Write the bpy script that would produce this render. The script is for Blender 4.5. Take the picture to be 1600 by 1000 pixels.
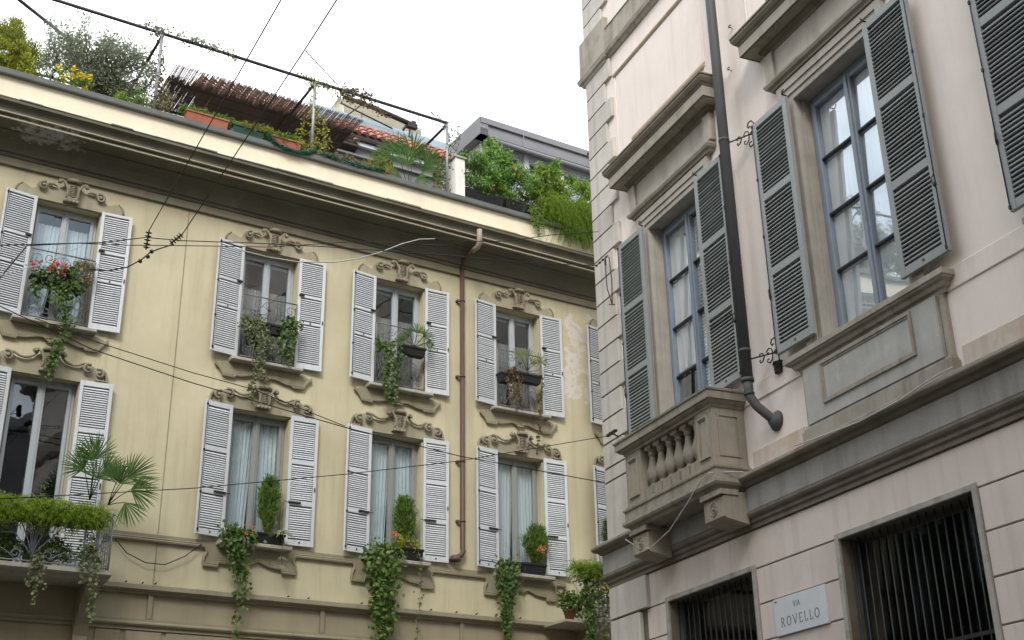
import bpy, math, random
import numpy as np
from mathutils import Matrix, Vector, Euler
R = math.radians
rnd = random.Random(7)
rng = np.random.default_rng(11)
S = bpy.context.scene
for o in list(bpy.data.objects): bpy.data.objects.remove(o)
COL = S.collection

# ------------------------------------------------------------------ camera
PITCH, ROLL = R(23.4414), R(-1.0881)
EYE = Vector((0, 0, 1.65))
Fd = Vector((0, math.cos(PITCH), math.sin(PITCH))); Rt = Vector((1, 0, 0)); Up = Rt.cross(Fd)
R2 = Rt*math.cos(ROLL) + Up*math.sin(ROLL); U2 = Up*math.cos(ROLL) - Rt*math.sin(ROLL)
cam = bpy.data.cameras.new('camera'); camo = bpy.data.objects.new('camera', cam); COL.objects.link(camo)
cam.sensor_width = 36; cam.lens = 1947.38/1600*36; cam.clip_start = .05; cam.clip_end = 600
mw = Matrix((R2, U2, -Fd)).transposed().to_4x4(); mw.translation = EYE; camo.matrix_world = mw
S.camera = camo

# ------------------------------------------------------------------ sky, sun, exposure
SUN_EL, SUN_AZ = R(38), R(-94)          # azimuth counted from +X towards +Y of the direction TOWARDS the sun
w = bpy.data.worlds.new('World'); S.world = w; w.use_nodes = True
nt = w.node_tree; nt.nodes.clear()
N = nt.nodes.new; L_ = nt.links.new
sky = N('ShaderNodeTexSky'); sky.sky_type = 'NISHITA'; sky.sun_disc = False
sky.sun_elevation = SUN_EL; sky.sun_rotation = R(90) - SUN_AZ; sky.air_density = 1.0; sky.dust_density = 4
b1 = N('ShaderNodeBackground'); b1.inputs[1].default_value = .05
b2 = N('ShaderNodeBackground')
tc = N('ShaderNodeTexCoord'); mp = N('ShaderNodeMapping'); mp.inputs['Scale'].default_value = (1, 1, 2.2)
no = N('ShaderNodeTexNoise'); no.inputs['Scale'].default_value = 1.6; no.inputs['Detail'].default_value = 5
cr = N('ShaderNodeValToRGB'); cr.color_ramp.elements[0].position = .40; cr.color_ramp.elements[1].position = .60
cr.color_ramp.elements[0].color = (.33, .385, .43, 1); cr.color_ramp.elements[1].color = (1, 1, 1, 1)
L_(tc.outputs['Generated'], mp.inputs[0]); L_(mp.outputs[0], no.inputs['Vector']); L_(no.outputs['Fac'], cr.inputs[0])
L_(cr.outputs[0], b2.inputs[0]); b2.inputs[1].default_value = 1.9
ad = N('ShaderNodeAddShader'); wo = N('ShaderNodeOutputWorld')
L_(sky.outputs[0], b1.inputs[0]); L_(b1.outputs[0], ad.inputs[0]); L_(b2.outputs[0], ad.inputs[1]); L_(ad.outputs[0], wo.inputs[0])
sl = bpy.data.lights.new('sun', 'SUN'); sl.energy = 1.5; sl.angle = R(18); sl.color = (1, .97, .92)
so = bpy.data.objects.new('sun', sl); COL.objects.link(so)
sd = Vector((math.cos(SUN_EL)*math.cos(SUN_AZ), math.cos(SUN_EL)*math.sin(SUN_AZ), math.sin(SUN_EL)))
so.rotation_euler = sd.to_track_quat('Z', 'Y').to_euler(); so.location = (0, 0, 40)
S.view_settings.view_transform = 'Standard'; S.view_settings.look = 'None'
S.view_settings.exposure = .40; S.view_settings.gamma = 1; S.view_settings.use_curve_mapping = False
S.render.engine = 'CYCLES'

# ------------------------------------------------------------------ frames: (u along the facade, w out of it, z up)
class Frame:
    def __init__(s, a, D):
        s.a = a; s.X = Vector((math.cos(a), math.sin(a), 0)); s.Y = Vector((-math.sin(a), math.cos(a), 0)); s.D = D
    def P(s, u, w, z): return s.X*u + s.Y*(s.D - w) + Vector((0, 0, z))
FL = Frame(R(32.2), 19.0)      # yellow facade across the street
FR = Frame(R(-66.4526771), 9.0)  # pink facade on the right
FW = Frame(0, 0)
def sight(x, y, t):            # point t metres from the eye in the direction of a photo pixel
    d = Fd*1947.38 + R2*(x-800) - U2*(y-500); d.normalize(); return EYE + d*t
def uvw(fr, p): return (p.dot(fr.X), fr.D - p.dot(fr.Y), p.z)

# ------------------------------------------------------------------ materials
def newmat(name):
    m = bpy.data.materials.new(name); m.use_nodes = True; t = m.node_tree
    return m, t, t.nodes['Principled BSDF'], t.nodes['Material Output']
def mat(name, col, rough=.8, var=.1, vs=2.5, bump=.0, bs=60, streak=0., sc=(.05, .045, .035), speck=0., spec=.3,
        metal=0., rnd_=.06, blotch=None, streak_s=(5, 5, .35), peel=None, tscale=1):
    m, t, b, out = newmat(name); n = t.nodes.new; l = t.links.new
    b.inputs['Roughness'].default_value = rough; b.inputs['Specular IOR Level'].default_value = spec; b.inputs['Metallic'].default_value = metal
    tc = n('ShaderNodeTexCoord'); src = tc.outputs['Object']
    c1 = [max(0, c*(1-var)) for c in col]+[1]; c2 = [min(1, c*(1+var)) for c in col]+[1]
    a = n('ShaderNodeTexNoise'); a.inputs['Scale'].default_value = vs; a.inputs['Detail'].default_value = 8; a.inputs['Roughness'].default_value = .62
    l(src, a.inputs['Vector'])
    r = n('ShaderNodeValToRGB'); r.color_ramp.elements[0].position = .3; r.color_ramp.elements[1].position = .7
    r.color_ramp.elements[0].color = c1; r.color_ramp.elements[1].color = c2; l(a.outputs['Fac'], r.inputs[0]); cur = r.outputs[0]
    def mix(fac, colr, cur, mode='MIX'):
        x = n('ShaderNodeMix'); x.data_type = 'RGBA'; x.blend_type = mode
        if isinstance(fac, float): x.inputs[0].default_value = fac
        else: l(fac, x.inputs[0])
        l(cur, x.inputs[6])
        if isinstance(colr, tuple): x.inputs[7].default_value = (*colr, 1)
        else: l(colr, x.inputs[7])
        return x.outputs[2]
    def nz(scale, lo, hi, det=5, mapping=None, amt=1., rough_=.6):
        q = n('ShaderNodeTexNoise'); q.inputs['Scale'].default_value = scale; q.inputs['Detail'].default_value = det; q.inputs['Roughness'].default_value = rough_
        if mapping:
            mpg = n('ShaderNodeMapping'); mpg.inputs['Scale'].default_value = mapping; l(src, mpg.inputs[0]); l(mpg.outputs[0], q.inputs['Vector'])
        else: l(src, q.inputs['Vector'])
        mr = n('ShaderNodeMapRange'); mr.inputs[1].default_value = lo; mr.inputs[2].default_value = hi; mr.inputs[4].default_value = amt
        l(q.outputs['Fac'], mr.inputs[0]); return mr.outputs[0]
    if blotch: cur = mix(nz(blotch[1], .52, .66, 7, amt=blotch[2]), blotch[0], cur)
    if streak: cur = mix(nz(1.0, .5, .78, 6, streak_s, streak), sc, cur)
    if streak >= .3 and vs < 2: cur = mix(nz(1.0, .50, .72, 7, (1.1, 1.1, .45), .40), tuple(min(1, c*.74) for c in col), cur)      # broad weathered areas
    if speck: cur = mix(nz(90, .5, .75, 2, amt=speck), (.03, .03, .03), cur)
    if peel:   # a flaked patch: region box in object coords (x0,x1,z0,z1), colour
        sx = n('ShaderNodeSeparateXYZ'); l(src, sx.inputs[0])
        def band(o, c, h):
            s1 = n('ShaderNodeMath'); s1.operation = 'SUBTRACT'; l(o, s1.inputs[0]); s1.inputs[1].default_value = c
            s2 = n('ShaderNodeMath'); s2.operation = 'ABSOLUTE'; l(s1.outputs[0], s2.inputs[0])
            s3 = n('ShaderNodeMath'); s3.operation = 'DIVIDE'; l(s2.outputs[0], s3.inputs[0]); s3.inputs[1].default_value = h
            s4 = n('ShaderNodeMath'); s4.operation = 'POWER'; l(s3.outputs[0], s4.inputs[0]); s4.inputs[1].default_value = 3; return s4.outputs[0]
        x0, x1, z0, z1 = peel[0]
        ax = band(sx.outputs[0], (x0+x1)/2, (x1-x0)/2); az = band(sx.outputs[2], (z0+z1)/2, (z1-z0)/2)
        s = n('ShaderNodeMath'); s.operation = 'ADD'; l(ax, s.inputs[0]); l(az, s.inputs[1])
        q = n('ShaderNodeTexNoise'); q.inputs['Scale'].default_value = peel[3] if len(peel) > 3 else 2.3; q.inputs['Detail'].default_value = 9; q.inputs['Roughness'].default_value = .7; l(src, q.inputs['Vector'])
        s5 = n('ShaderNodeMath'); s5.operation = 'MULTIPLY_ADD'; l(s.outputs[0], s5.inputs[0]); s5.inputs[1].default_value = -.16; l(q.outputs['Fac'], s5.inputs[2])
        mr = n('ShaderNodeMapRange'); mr.inputs[1].default_value = .43; mr.inputs[2].default_value = .46; mr.inputs[4].default_value = .85; l(s5.outputs[0], mr.inputs[0])
        cur = mix(mr.outputs[0], peel[1], cur)
        mr2 = n('ShaderNodeMapRange'); mr2.inputs[1].default_value = .52; mr2.inputs[2].default_value = .55; mr2.inputs[4].default_value = .6; l(s5.outputs[0], mr2.inputs[0])
        cur = mix(mr2.outputs[0], peel[2], cur)
    if rnd_:
        oi = n('ShaderNodeObjectInfo'); mr = n('ShaderNodeMapRange'); mr.inputs[3].default_value = 1-rnd_; mr.inputs[4].default_value = 1+rnd_
        l(oi.outputs['Random'], mr.inputs[0]); cmb = n('ShaderNodeCombineColor')
        for i in range(3): l(mr.outputs[0], cmb.inputs[i])
        cur = mix(1.0, cmb.outputs[0], cur, 'MULTIPLY')
    l(cur, b.inputs['Base Color'])
    if bump:
        q = n('ShaderNodeTexNoise'); q.inputs['Scale'].default_value = bs; q.inputs['Detail'].default_value = 6; l(src, q.inputs['Vector'])
        bp = n('ShaderNodeBump'); bp.inputs['Strength'].default_value = bump; bp.inputs['Distance'].default_value = .01
        l(q.outputs['Fac'], bp.inputs['Height']); l(bp.outputs[0], b.inputs['Normal'])
    return m
def leafmat(name, c1, c2, rough=.55, tr=.3):
    m, t, b, out = newmat(name); n = t.nodes.new; l = t.links.new
    at = n('ShaderNodeAttribute'); at.attribute_name = 'tint'
    r = n('ShaderNodeValToRGB'); r.color_ramp.elements[0].color = (*c1, 1); r.color_ramp.elements[1].color = (*c2, 1); l(at.outputs['Fac'], r.inputs[0])
    l(r.outputs[0], b.inputs['Base Color']); b.inputs['Roughness'].default_value = rough; b.inputs['Specular IOR Level'].default_value = .25
    tl = n('ShaderNodeBsdfTranslucent'); l(r.outputs[0], tl.inputs[0]); mx = n('ShaderNodeMixShader'); mx.inputs[0].default_value = tr
    l(b.outputs[0], mx.inputs[1]); l(tl.outputs[0], mx.inputs[2]); l(mx.outputs[0], out.inputs[0]); return m
def glassmat(name, ior, wav=.0, tint=(.9, .95, 1)):
    m, t, b, out = newmat(name); n = t.nodes.new; l = t.links.new
    ge = n('ShaderNodeNewGeometry'); dt = n('ShaderNodeVectorMath'); dt.operation = 'DOT_PRODUCT'; l(ge.outputs['Incoming'], dt.inputs[0]); l(ge.outputs['Normal'], dt.inputs[1])
    def mth(op, a, b_=None):
        q = n('ShaderNodeMath'); q.operation = op
        for i, v in enumerate((a, b_)):
            if v is None: continue
            if isinstance(v, (int, float)): q.inputs[i].default_value = v
            else: l(v, q.inputs[i])
        return q.outputs[0]
    fr_ = mth('ADD', ior, mth('MULTIPLY', 1-ior, mth('POWER', mth('SUBTRACT', 1.0, mth('ABSOLUTE', dt.outputs['Value'])), 5.0)))   # Schlick, the same from both sides of the sheet
    gl = n('ShaderNodeBsdfGlossy'); gl.inputs['Roughness'].default_value = .015; gl.inputs[0].default_value = (*tint, 1)
    tp = n('ShaderNodeBsdfTransparent'); tp.inputs[0].default_value = (.96, .975, .98, 1)
    mx = n('ShaderNodeMixShader'); l(fr_, mx.inputs[0]); l(tp.outputs[0], mx.inputs[1]); l(gl.outputs[0], mx.inputs[2]); l(mx.outputs[0], out.inputs[0])
    if wav:
        tc = n('ShaderNodeTexCoord'); q = n('ShaderNodeTexNoise'); q.inputs['Scale'].default_value = 2.2; q.inputs['Detail'].default_value = 2
        l(tc.outputs['Object'], q.inputs['Vector']); bp = n('ShaderNodeBump'); bp.inputs['Strength'].default_value = wav; bp.inputs['Distance'].default_value = .02
        l(q.outputs['Fac'], bp.inputs['Height']); l(bp.outputs[0], gl.inputs['Normal'])
    return m
M = {}
M['stucco'] = mat('yellow_stucco', (.58, .535, .37), .9, .10, .8, .12, 25, streak=.45, sc=(.33, .28, .17), rnd_=0, blotch=((.52, .44, .29), 1.3, .35),
                  peel=((10.05, 11.3, 9.5, 12.1), (.66, .645, .60), (.60, .50, .33)))
M['parapet'] = mat('cream_parapet_stucco', (.84, .77, .60), .9, .05, 1.0, .12, 25, streak=.15, sc=(.45, .40, .28), rnd_=0, blotch=((.66, .62, .52), 1.1, .5))
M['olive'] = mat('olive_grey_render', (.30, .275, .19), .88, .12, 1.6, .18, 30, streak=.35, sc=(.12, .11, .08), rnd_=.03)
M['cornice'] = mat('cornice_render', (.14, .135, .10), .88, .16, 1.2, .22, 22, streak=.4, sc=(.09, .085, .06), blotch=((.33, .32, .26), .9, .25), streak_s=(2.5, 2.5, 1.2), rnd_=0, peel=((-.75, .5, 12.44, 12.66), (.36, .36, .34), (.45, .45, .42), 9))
M['plaque'] = mat('plaque_render', (.36, .33, .235), .88, .1, 3, .15, 30, streak=.4, sc=(.16, .145, .10), rnd_=.05)
M['ground_l'] = mat('ground_floor_render', (.36, .32, .22), .88, .1, 1.2, .15, 25, streak=.3, sc=(.16, .14, .10), rnd_=0)
M['orn'] = mat('ornament_render', (.30, .27, .20), .85, .3, 9, .7, 22, streak=.5, sc=(.10, .09, .065), streak_s=(8, 8, 2), rnd_=.06)
M['sill_l'] = mat('sill_stone', (.42, .40, .34), .8, .1, 6, .1, 40, streak=.4, rnd_=.05)
M['shut_l'] = mat('pale_grey_blue_paint', (.62, .65, .68), .5, .04, 3, .03, 60, streak=.35, sc=(.42, .43, .42), rnd_=.09, spec=.4, streak_s=(9, 9, .8))
M['frame_l'] = mat('pale_window_paint', (.42, .46, .50), .5, .06, 4, 0, rnd_=.05, streak=.15, sc=(.2, .2, .2))
M['frame_g'] = mat('grey_window_paint', (.27, .29, .28), .5, .06, 4, 0, rnd_=.05)
M['reveal'] = mat('reveal_render', (.42, .37, .25), .9, .08, 3, .1, 25, rnd_=.03)
M['pink'] = mat('pink_stucco', (.785, .705, .655), .92, .06, .7, .1, 20, streak=.32, sc=(.50, .43, .38), rnd_=0, blotch=((.74, .68, .65), .8, .4))
M['pink_low'] = mat('pink_ground_stucco', (.68, .60, .555), .92, .07, .8, .12, 25, streak=.45, sc=(.36, .32, .29), rnd_=.015, blotch=((.54, .475, .445), 1.0, .5))
M['stone'] = mat('weathered_grey_stone', (.35, .32, .275), .85, .13, 2.5, .25, 45, streak=.7, sc=(.12, .10, .075), speck=.15, rnd_=.05, blotch=((.24, .205, .15), 1.6, .7))
M['stone_dark'] = mat('dark_grey_stone', (.185, .165, .13), .88, .2, 3, .3, 45, streak=.5, sc=(.07, .06, .045), speck=.15, rnd_=.04)  # darker stone for joints, reveals, hoods and the string course
M['quoin'] = mat('granite_quoin', (.55, .52, .48), .85, .10, 2.5, .25, 70, streak=.35, sc=(.2, .18, .15), speck=.3, rnd_=.09)
M['casing'] = mat('casing_stone', (.39, .365, .325), .85, .13, 3, .15, 40, streak=.6, sc=(.16, .14, .10), rnd_=.04)
M['gap_shade'] = mat('gap_shade_grey', (.13, .14, .15), .9, .1, 5)  # shade of the gaps between slats, put into the colour
M['shut_r'] = mat('grey_green_paint', (.265, .288, .288), .5, .05, 4, .03, 60, streak=.1, sc=(.25, .27, .27), rnd_=.04, spec=.4)
M['frame_r'] = mat('slate_blue_paint', (.20, .235, .285), .45, .08, 5, 0, rnd_=.04, streak=.15, sc=(.28, .31, .36))
M['muntin'] = mat('dark_glazing_bar_paint', (.035, .042, .055), .4, .1, 5, 0, rnd_=0)
M['iron'] = mat('black_iron', (.02, .02, .022), .5, .2, 10, .1, 80, spec=.4)
M['iron_grey'] = mat('grey_painted_iron', (.22, .24, .30), .5, .12, 8, .05, 60)
M['iron_dull'] = mat('dull_grey_wrought_iron', (.19, .19, .185), .6, .2, 8, .05, 60)
M['pipe_r'] = mat('dark_grey_painted_pipe', (.075, .078, .084), .6, .12, 2, .04, 30, streak=.25, sc=(.14, .14, .14), rnd_=0)
M['pipe_l'] = mat('brown_painted_pipe', (.11, .072, .058), .5, .12, 3, .05, 30, streak=.3, sc=(.06, .04, .03), rnd_=.05)
M['pipe_buff'] = mat('buff_painted_pipe', (.33, .29, .22), .55, .1, 4)
M['lead'] = mat('lead_flashing', (.13, .14, .135), .6, .12, 3, .1, 20, streak=.2)
M['zinc'] = mat('grey_zinc_cladding', (.19, .19, .205), .5, .08, 1.2, .04, 12, rnd_=.03)
M['white'] = mat('white_plaster', (.74, .73, .70), .85, .05, 3, .05, 30, streak=.25, sc=(.4, .38, .33))
M['whiteframe'] = mat('white_window_frame', (.62, .66, .70), .5, .04, 4)
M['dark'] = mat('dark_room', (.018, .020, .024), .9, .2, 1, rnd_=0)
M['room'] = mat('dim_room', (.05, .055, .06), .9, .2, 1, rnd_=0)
M['green_blind'] = mat('pale_green_blind', (.24, .32, .30), .8, .05, 3)
M['tile'] = mat('weathered_clay_tile', (.25, .14, .105), .85, .25, 9, .2, 60, rnd_=.22, blotch=((.20, .13, .10), 5, .5))
M['tile_red'] = mat('orange_clay_tile', (.36, .165, .12), .85, .2, 9, .2, 60, rnd_=.18)
M['reed'] = leafmat('dry_reed', (.36, .29, .245), (.5, .42, .34), .9, .6)
M['dark_red'] = mat('dark_red_plastic', (.10, .025, .022), .5, .1, 6)
M['terracotta'] = mat('terracotta', (.33, .12, .075), .8, .12, 6, .05, 50)
M['pot_green'] = mat('dark_green_plastic', (.02, .065, .05), .45, .1, 6)
M['pot_black'] = mat('black_plastic', (.018, .019, .022), .45, .15, 8)
M['soil'] = mat('potting_soil', (.035, .024, .016), .95, .3, 20, .3, 60)
M['bark'] = mat('bark', (.085, .07, .055), .9, .3, 18, .4, 60)
M['twig'] = mat('dry_twig', (.16, .125, .085), .9, .25, 20)
M['marble'] = mat('white_marble', (.66, .69, .73), .35, .07, 3.5, .02, 30, streak=.15, sc=(.38, .40, .44), streak_s=(2, 2, 1.4))
M['letter'] = mat('grey_engraved_letter', (.12, .13, .14), .7, .15, 30)
M['wire'] = mat('black_cable', (.012, .012, .014), .6, .1, 10)
M['wire_white'] = mat('pale_cable', (.50, .51, .52), .6, .1, 10)
M['galv'] = mat('galvanised_tube', (.30, .31, .32), .45, .12, 8, metal=.3)
M['darktube'] = mat('dark_tube', (.05, .048, .065), .5, .15, 6)
M['balc'] = mat('brown_weathered_stone', (.31, .285, .24), .85, .14, 3, .25, 45, streak=.7, sc=(.10, .08, .055), speck=.15, rnd_=.07, blotch=((.32, .25, .17), 1.7, .4))
M['fascia'] = mat('cool_grey_granite', (.31, .30, .28), .85, .10, 3, .2, 70, streak=.75, sc=(.13, .12, .10), speck=.3, rnd_=.05)
M['apron'] = mat('patched_grey_stone', (.40, .395, .375), .85, .1, 3, .15, 50, streak=.4, sc=(.2, .19, .17), speck=.15, rnd_=.04, blotch=((.54, .53, .49), 4.5, .5))
M['lintel'] = mat('mottled_marble_surround', (.40, .38, .345), .7, .12, 8, .1, 50, streak=.4, speck=.1, blotch=((.22, .20, .18), 7, .5))
M['plinth'] = mat('stained_plinth_stucco', (.54, .47, .41), .9, .1, 2, .12, 30, streak=.4, sc=(.3, .25, .18), blotch=((.43, .35, .26), 1.8, .7))
M['asphalt'] = mat('asphalt', (.05, .05, .05), .9, .2, 3, .3, 60)
M['paving'] = mat('granite_paving', (.17, .16, .15), .85, .15, 3, .2, 40)
M['stucco2'] = mat('ochre_render', (.40, .34, .26), .9, .1, .6, .1, 20, streak=.3, rnd_=0)
M['greywall'] = mat('grey_render', (.17, .17, .175), .9, .1, .6, .1, 20, streak=.3, rnd_=0)
M['corrug'] = mat('cream_corrugated_sheet', (.52, .50, .42), .7, .08, 5)
M['greyblue'] = mat('grey_blue_sheet', (.20, .26, .29), .6, .1, 5)
M['rust'] = mat('rusty_dark_steel', (.05, .035, .03), .7, .3, 10)
M['glass'] = glassmat('window_glass', .12, .07)
M['glass_dark'] = glassmat('dirty_ground_floor_glass', .02, .05)
M['glass_r'] = glassmat('tall_window_glass', .38, .06, (.88, .95, 1))
M['ivyb'] = leafmat('fresh_ivy_leaf', (.03, .085, .016), (.24, .35, .09))
M['glossy'] = leafmat('glossy_yellow_green_leaf', (.06, .15, .015), (.34, .46, .07))
M['tinsel'] = leafmat('green_tinsel', (.004, .06, .045), (.02, .17, .12), .35, .1)
M['ivy'] = leafmat('ivy_leaf', (.030, .08, .018), (.20, .29, .09))
M['ivyvar'] = leafmat('variegated_ivy_leaf', (.05, .09, .03), (.36, .38, .20))
M['bright'] = leafmat('bright_leaf', (.055, .14, .015), (.26, .40, .06))
M['shrub'] = leafmat('shrub_leaf', (.035, .11, .016), (.26, .44, .09))
M['thuja'] = leafmat('golden_thuja', (.08, .12, .008), (.46, .48, .05))
M['conif'] = leafmat('dwarf_conifer', (.045, .11, .015), (.22, .36, .06))
M['feath'] = leafmat('asparagus_fern', (.15, .27, .02), (.55, .68, .11), tr=.45)
M['olivel'] = leafmat('olive_leaf', (.12, .15, .09), (.42, .46, .33), tr=.4)
M['dryl'] = leafmat('dry_leaf', (.07, .055, .025), (.26, .21, .09))
M['yell'] = leafmat('yellow_green_leaf', (.14, .16, .02), (.38, .38, .06))
M['palm'] = leafmat('palm_leaflet', (.022, .07, .014), (.13, .24, .06), .45, .2)
M['palmy'] = leafmat('pale_palm_leaflet', (.09, .15, .03), (.28, .34, .09), .45, .3)
M['spider'] = leafmat('striped_leaf', (.16, .22, .08), (.55, .56, .35))
M['redf'] = leafmat('red_petal', (.45, .03, .03), (.70, .08, .07))
M['orangef'] = leafmat('orange_petal', (.60, .16, .06), (.75, .33, .16))
M['yellowf'] = leafmat('yellow_petal', (.75, .50, .02), (.85, .68, .06))
M['whitef'] = leafmat('white_petal', (.6, .6, .55), (.75, .75, .7))
def curtmat(name, col, tr=.35):
    m, t, b, out = newmat(name); n = t.nodes.new; l = t.links.new
    tc = n('ShaderNodeTexCoord'); mpg = n('ShaderNodeMapping'); mpg.inputs['Scale'].default_value = (16, 1, .5); l(tc.outputs['Object'], mpg.inputs[0])
    q = n('ShaderNodeTexNoise'); q.inputs['Scale'].default_value = 1; q.inputs['Detail'].default_value = 3; l(mpg.outputs[0], q.inputs['Vector'])
    r = n('ShaderNodeValToRGB'); r.color_ramp.elements[0].position = .3; r.color_ramp.elements[1].position = .7
    r.color_ramp.elements[0].color = (*[c*.8 for c in col], 1); r.color_ramp.elements[1].color = (*col, 1); l(q.outputs[0], r.inputs[0])
    l(r.outputs[0], b.inputs['Base Color']); b.inputs['Roughness'].default_value = .95
    return m
M['curt'] = curtmat('blue_white_net_curtain', (.52, .62, .66))
M['curt_dim'] = curtmat('dim_grey_curtain', (.20, .21, .21))
M['curt_w'] = curtmat('white_curtain', (.80, .83, .85))

# ------------------------------------------------------------------ mesh builder; authored in (u, w, z) of a frame
class MB:
    def __init__(s): s.v = []; s.f = []; s.sm = []
    def add(s, vs, fs, smooth=False):
        o = len(s.v); s.v += [tuple(v) for v in vs]; s.f += [tuple(i+o for i in f) for f in fs]; s.sm += [smooth]*len(fs); return s
    def box(s, u0, u1, w0, w1, z0, z1):
        v = [(u0, w0, z0), (u1, w0, z0), (u1, w1, z0), (u0, w1, z0), (u0, w0, z1), (u1, w0, z1), (u1, w1, z1), (u0, w1, z1)]
        return s.add(v, [(0, 3, 2, 1), (4, 5, 6, 7), (0, 1, 5, 4), (1, 2, 6, 5), (2, 3, 7, 6), (3, 0, 4, 7)])
    def bevbox(s, u0, u1, w0, w1, z0, z1, b=.01):     # chamfered front edges
        v = [(u0, w0, z0), (u1, w0, z0), (u1, w0, z1), (u0, w0, z1), (u0, w1-b, z0), (u1, w1-b, z0), (u1, w1-b, z1), (u0, w1-b, z1),
             (u0+b, w1, z0+b), (u1-b, w1, z0+b), (u1-b, w1, z1-b), (u0+b, w1, z1-b)]
        return s.add(v, [(0, 1, 2, 3), (0, 4, 5, 1), (1, 5, 6, 2), (2, 6, 7, 3), (3, 7, 4, 0), (4, 8, 9, 5), (5, 9, 10, 6), (6, 10, 11, 7), (7, 11, 8, 4), (8, 11, 10, 9)])
    def prism(s, poly, w0, w1, bev=0):                # polygon in (u,z), extruded in w
        n = len(poly); v = [(u, w0, z) for u, z in poly]+[(u, w1, z) for u, z in poly]
        return s.add(v, [tuple(range(n)), tuple(range(2*n-1, n-1, -1))]+[(i, i+n, (i+1) % n+n, (i+1) % n) for i in range(n)])
    def extr(s, prof, u0, u1):                        # profile (w,z) extruded along u
        n = len(prof); v = [(u0, a, b) for a, b in prof]+[(u1, a, b) for a, b in prof]
        return s.add(v, [tuple(range(n)), tuple(range(2*n-1, n-1, -1))]+[(i, i+n, (i+1) % n+n, (i+1) % n) for i in range(n)])
    def wrap(s, prof, u0, u1):                        # moulding profile (w,z) mitred round left return, front and right return
        rings = [[(u0-a, 0, b), (u0-a, a, b), (u1+a, a, b), (u1+a, 0, b)] for a, b in prof]
        v = [p for r in rings for p in r]; f = []
        for i in range(len(prof)-1):
            for j in range(3): f.append((4*i+j, 4*i+j+1, 4*i+j+5, 4*i+j+4))
        k = 4*(len(prof)-1); f += [(3, 2, 1, 0), (k, k+1, k+2, k+3)]
        return s.add(v, f)
    def tube(s, pts, r, n=6, cap=True, smooth=True):
        pts = [Vector(p) for p in pts]; m = len(pts); rs = r if isinstance(r, (list, tuple)) else [r]*m
        v = []; prev = None
        for i, p in enumerate(pts):
            d = (pts[min(i+1, m-1)]-pts[max(i-1, 0)])
            if d.length < 1e-9: d = Vector((0, 0, 1))
            d.normalize()
            a = prev if prev is not None else (Vector((0, 0, 1)) if abs(d.z) < .9 else Vector((1, 0, 0)))
            x = a - d*a.dot(d)
            if x.length < 1e-6: x = Vector((1, 0, 0)) - d*d.x
            x.normalize(); prev = x; y = d.cross(x)
            for k in range(n):
                t = 2*math.pi*k/n; v.append(p + x*math.cos(t)*rs[i] + y*math.sin(t)*rs[i])
        f = [(i*n+k, i*n+(k+1) % n, (i+1)*n+(k+1) % n, (i+1)*n+k) for i in range(m-1) for k in range(n)]
        if cap: f += [tuple(range(n-1, -1, -1)), tuple(range((m-1)*n, m*n))]
        return s.add(v, f, smooth)
    def lathe(s, prof, c, n=14, smooth=True):         # profile (r,z) round vertical axis at c=(u,w)
        v = []; m = len(prof)
        for r, z in prof:
            for k in range(n): t = 2*math.pi*k/n; v.append((c[0]+r*math.cos(t), c[1]+r*math.sin(t), z))
        f = [(i*n+k, i*n+(k+1) % n, (i+1)*n+(k+1) % n, (i+1)*n+k) for i in range(m-1) for k in range(n)]
        f += [tuple(range(n-1, -1, -1)), tuple(range((m-1)*n, m*n))]
        return s.add(v, f, smooth)
    def ball(s, c, r, n=8, m=5):
        prof = [(r*math.sin(math.pi*i/m)+1e-4, c[2]-r*math.cos(math.pi*i/m)) for i in range(m+1)]
        return s.lathe(prof, (c[0], c[1]), n)
    def quad(s, a, b, c, d): return s.add([a, b, c, d], [(0, 1, 2, 3)])

ORI = {}; FRM = {}
def ppt(o, **k):
    for a, b in k.items():
        if b is not None: o[{'cat': 'category'}.get(a, a)] = b
def thing(name, fr, at, label, cat, group=None, kind=None):
    o = bpy.data.objects.new(name, None); o.empty_display_size = .2; COL.objects.link(o)
    o.location = fr.P(*at); o.rotation_euler = (0, 0, fr.a); ORI[o] = at; FRM[o] = fr
    ppt(o, label=label, cat=cat, group=group, kind=kind); return o
def mkmesh(name, mb, m, at):
    me = bpy.data.meshes.new(name)
    me.from_pydata([(u-at[0], -(w-at[1]), z-at[2]) for u, w, z in mb.v], [], [tuple(reversed(f)) for f in mb.f])
    me.polygons.foreach_set('use_smooth', mb.sm); me.materials.append(m); me.update(); return me
def loc_in(parent, at): p = ORI[parent]; return (at[0]-p[0], -(at[1]-p[1]), at[2]-p[2])
def part(name, mb, m, parent, at=None, rot=0, label=None, kind=None):
    at = at or ORI[parent]
    me = mkmesh(name, mb, M[m] if isinstance(m, str) else m, at) if isinstance(mb, MB) else mb
    o = bpy.data.objects.new(name, me); COL.objects.link(o); o.parent = parent
    o.location = loc_in(parent, at); o.rotation_euler = (0, 0, rot); ORI[o] = at; FRM[o] = FRM[parent]
    ppt(o, label=label, kind=kind); return o
def solo(name, mb, m, fr, at, label=None, cat=None, group=None, kind=None):
    me = mkmesh(name, mb, M[m] if isinstance(m, str) else m, at)
    o = bpy.data.objects.new(name, me); COL.objects.link(o); o.location = fr.P(*at); o.rotation_euler = (0, 0, fr.a); ORI[o] = at; FRM[o] = fr
    ppt(o, label=label, cat=cat, group=group, kind=kind); return o
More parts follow.
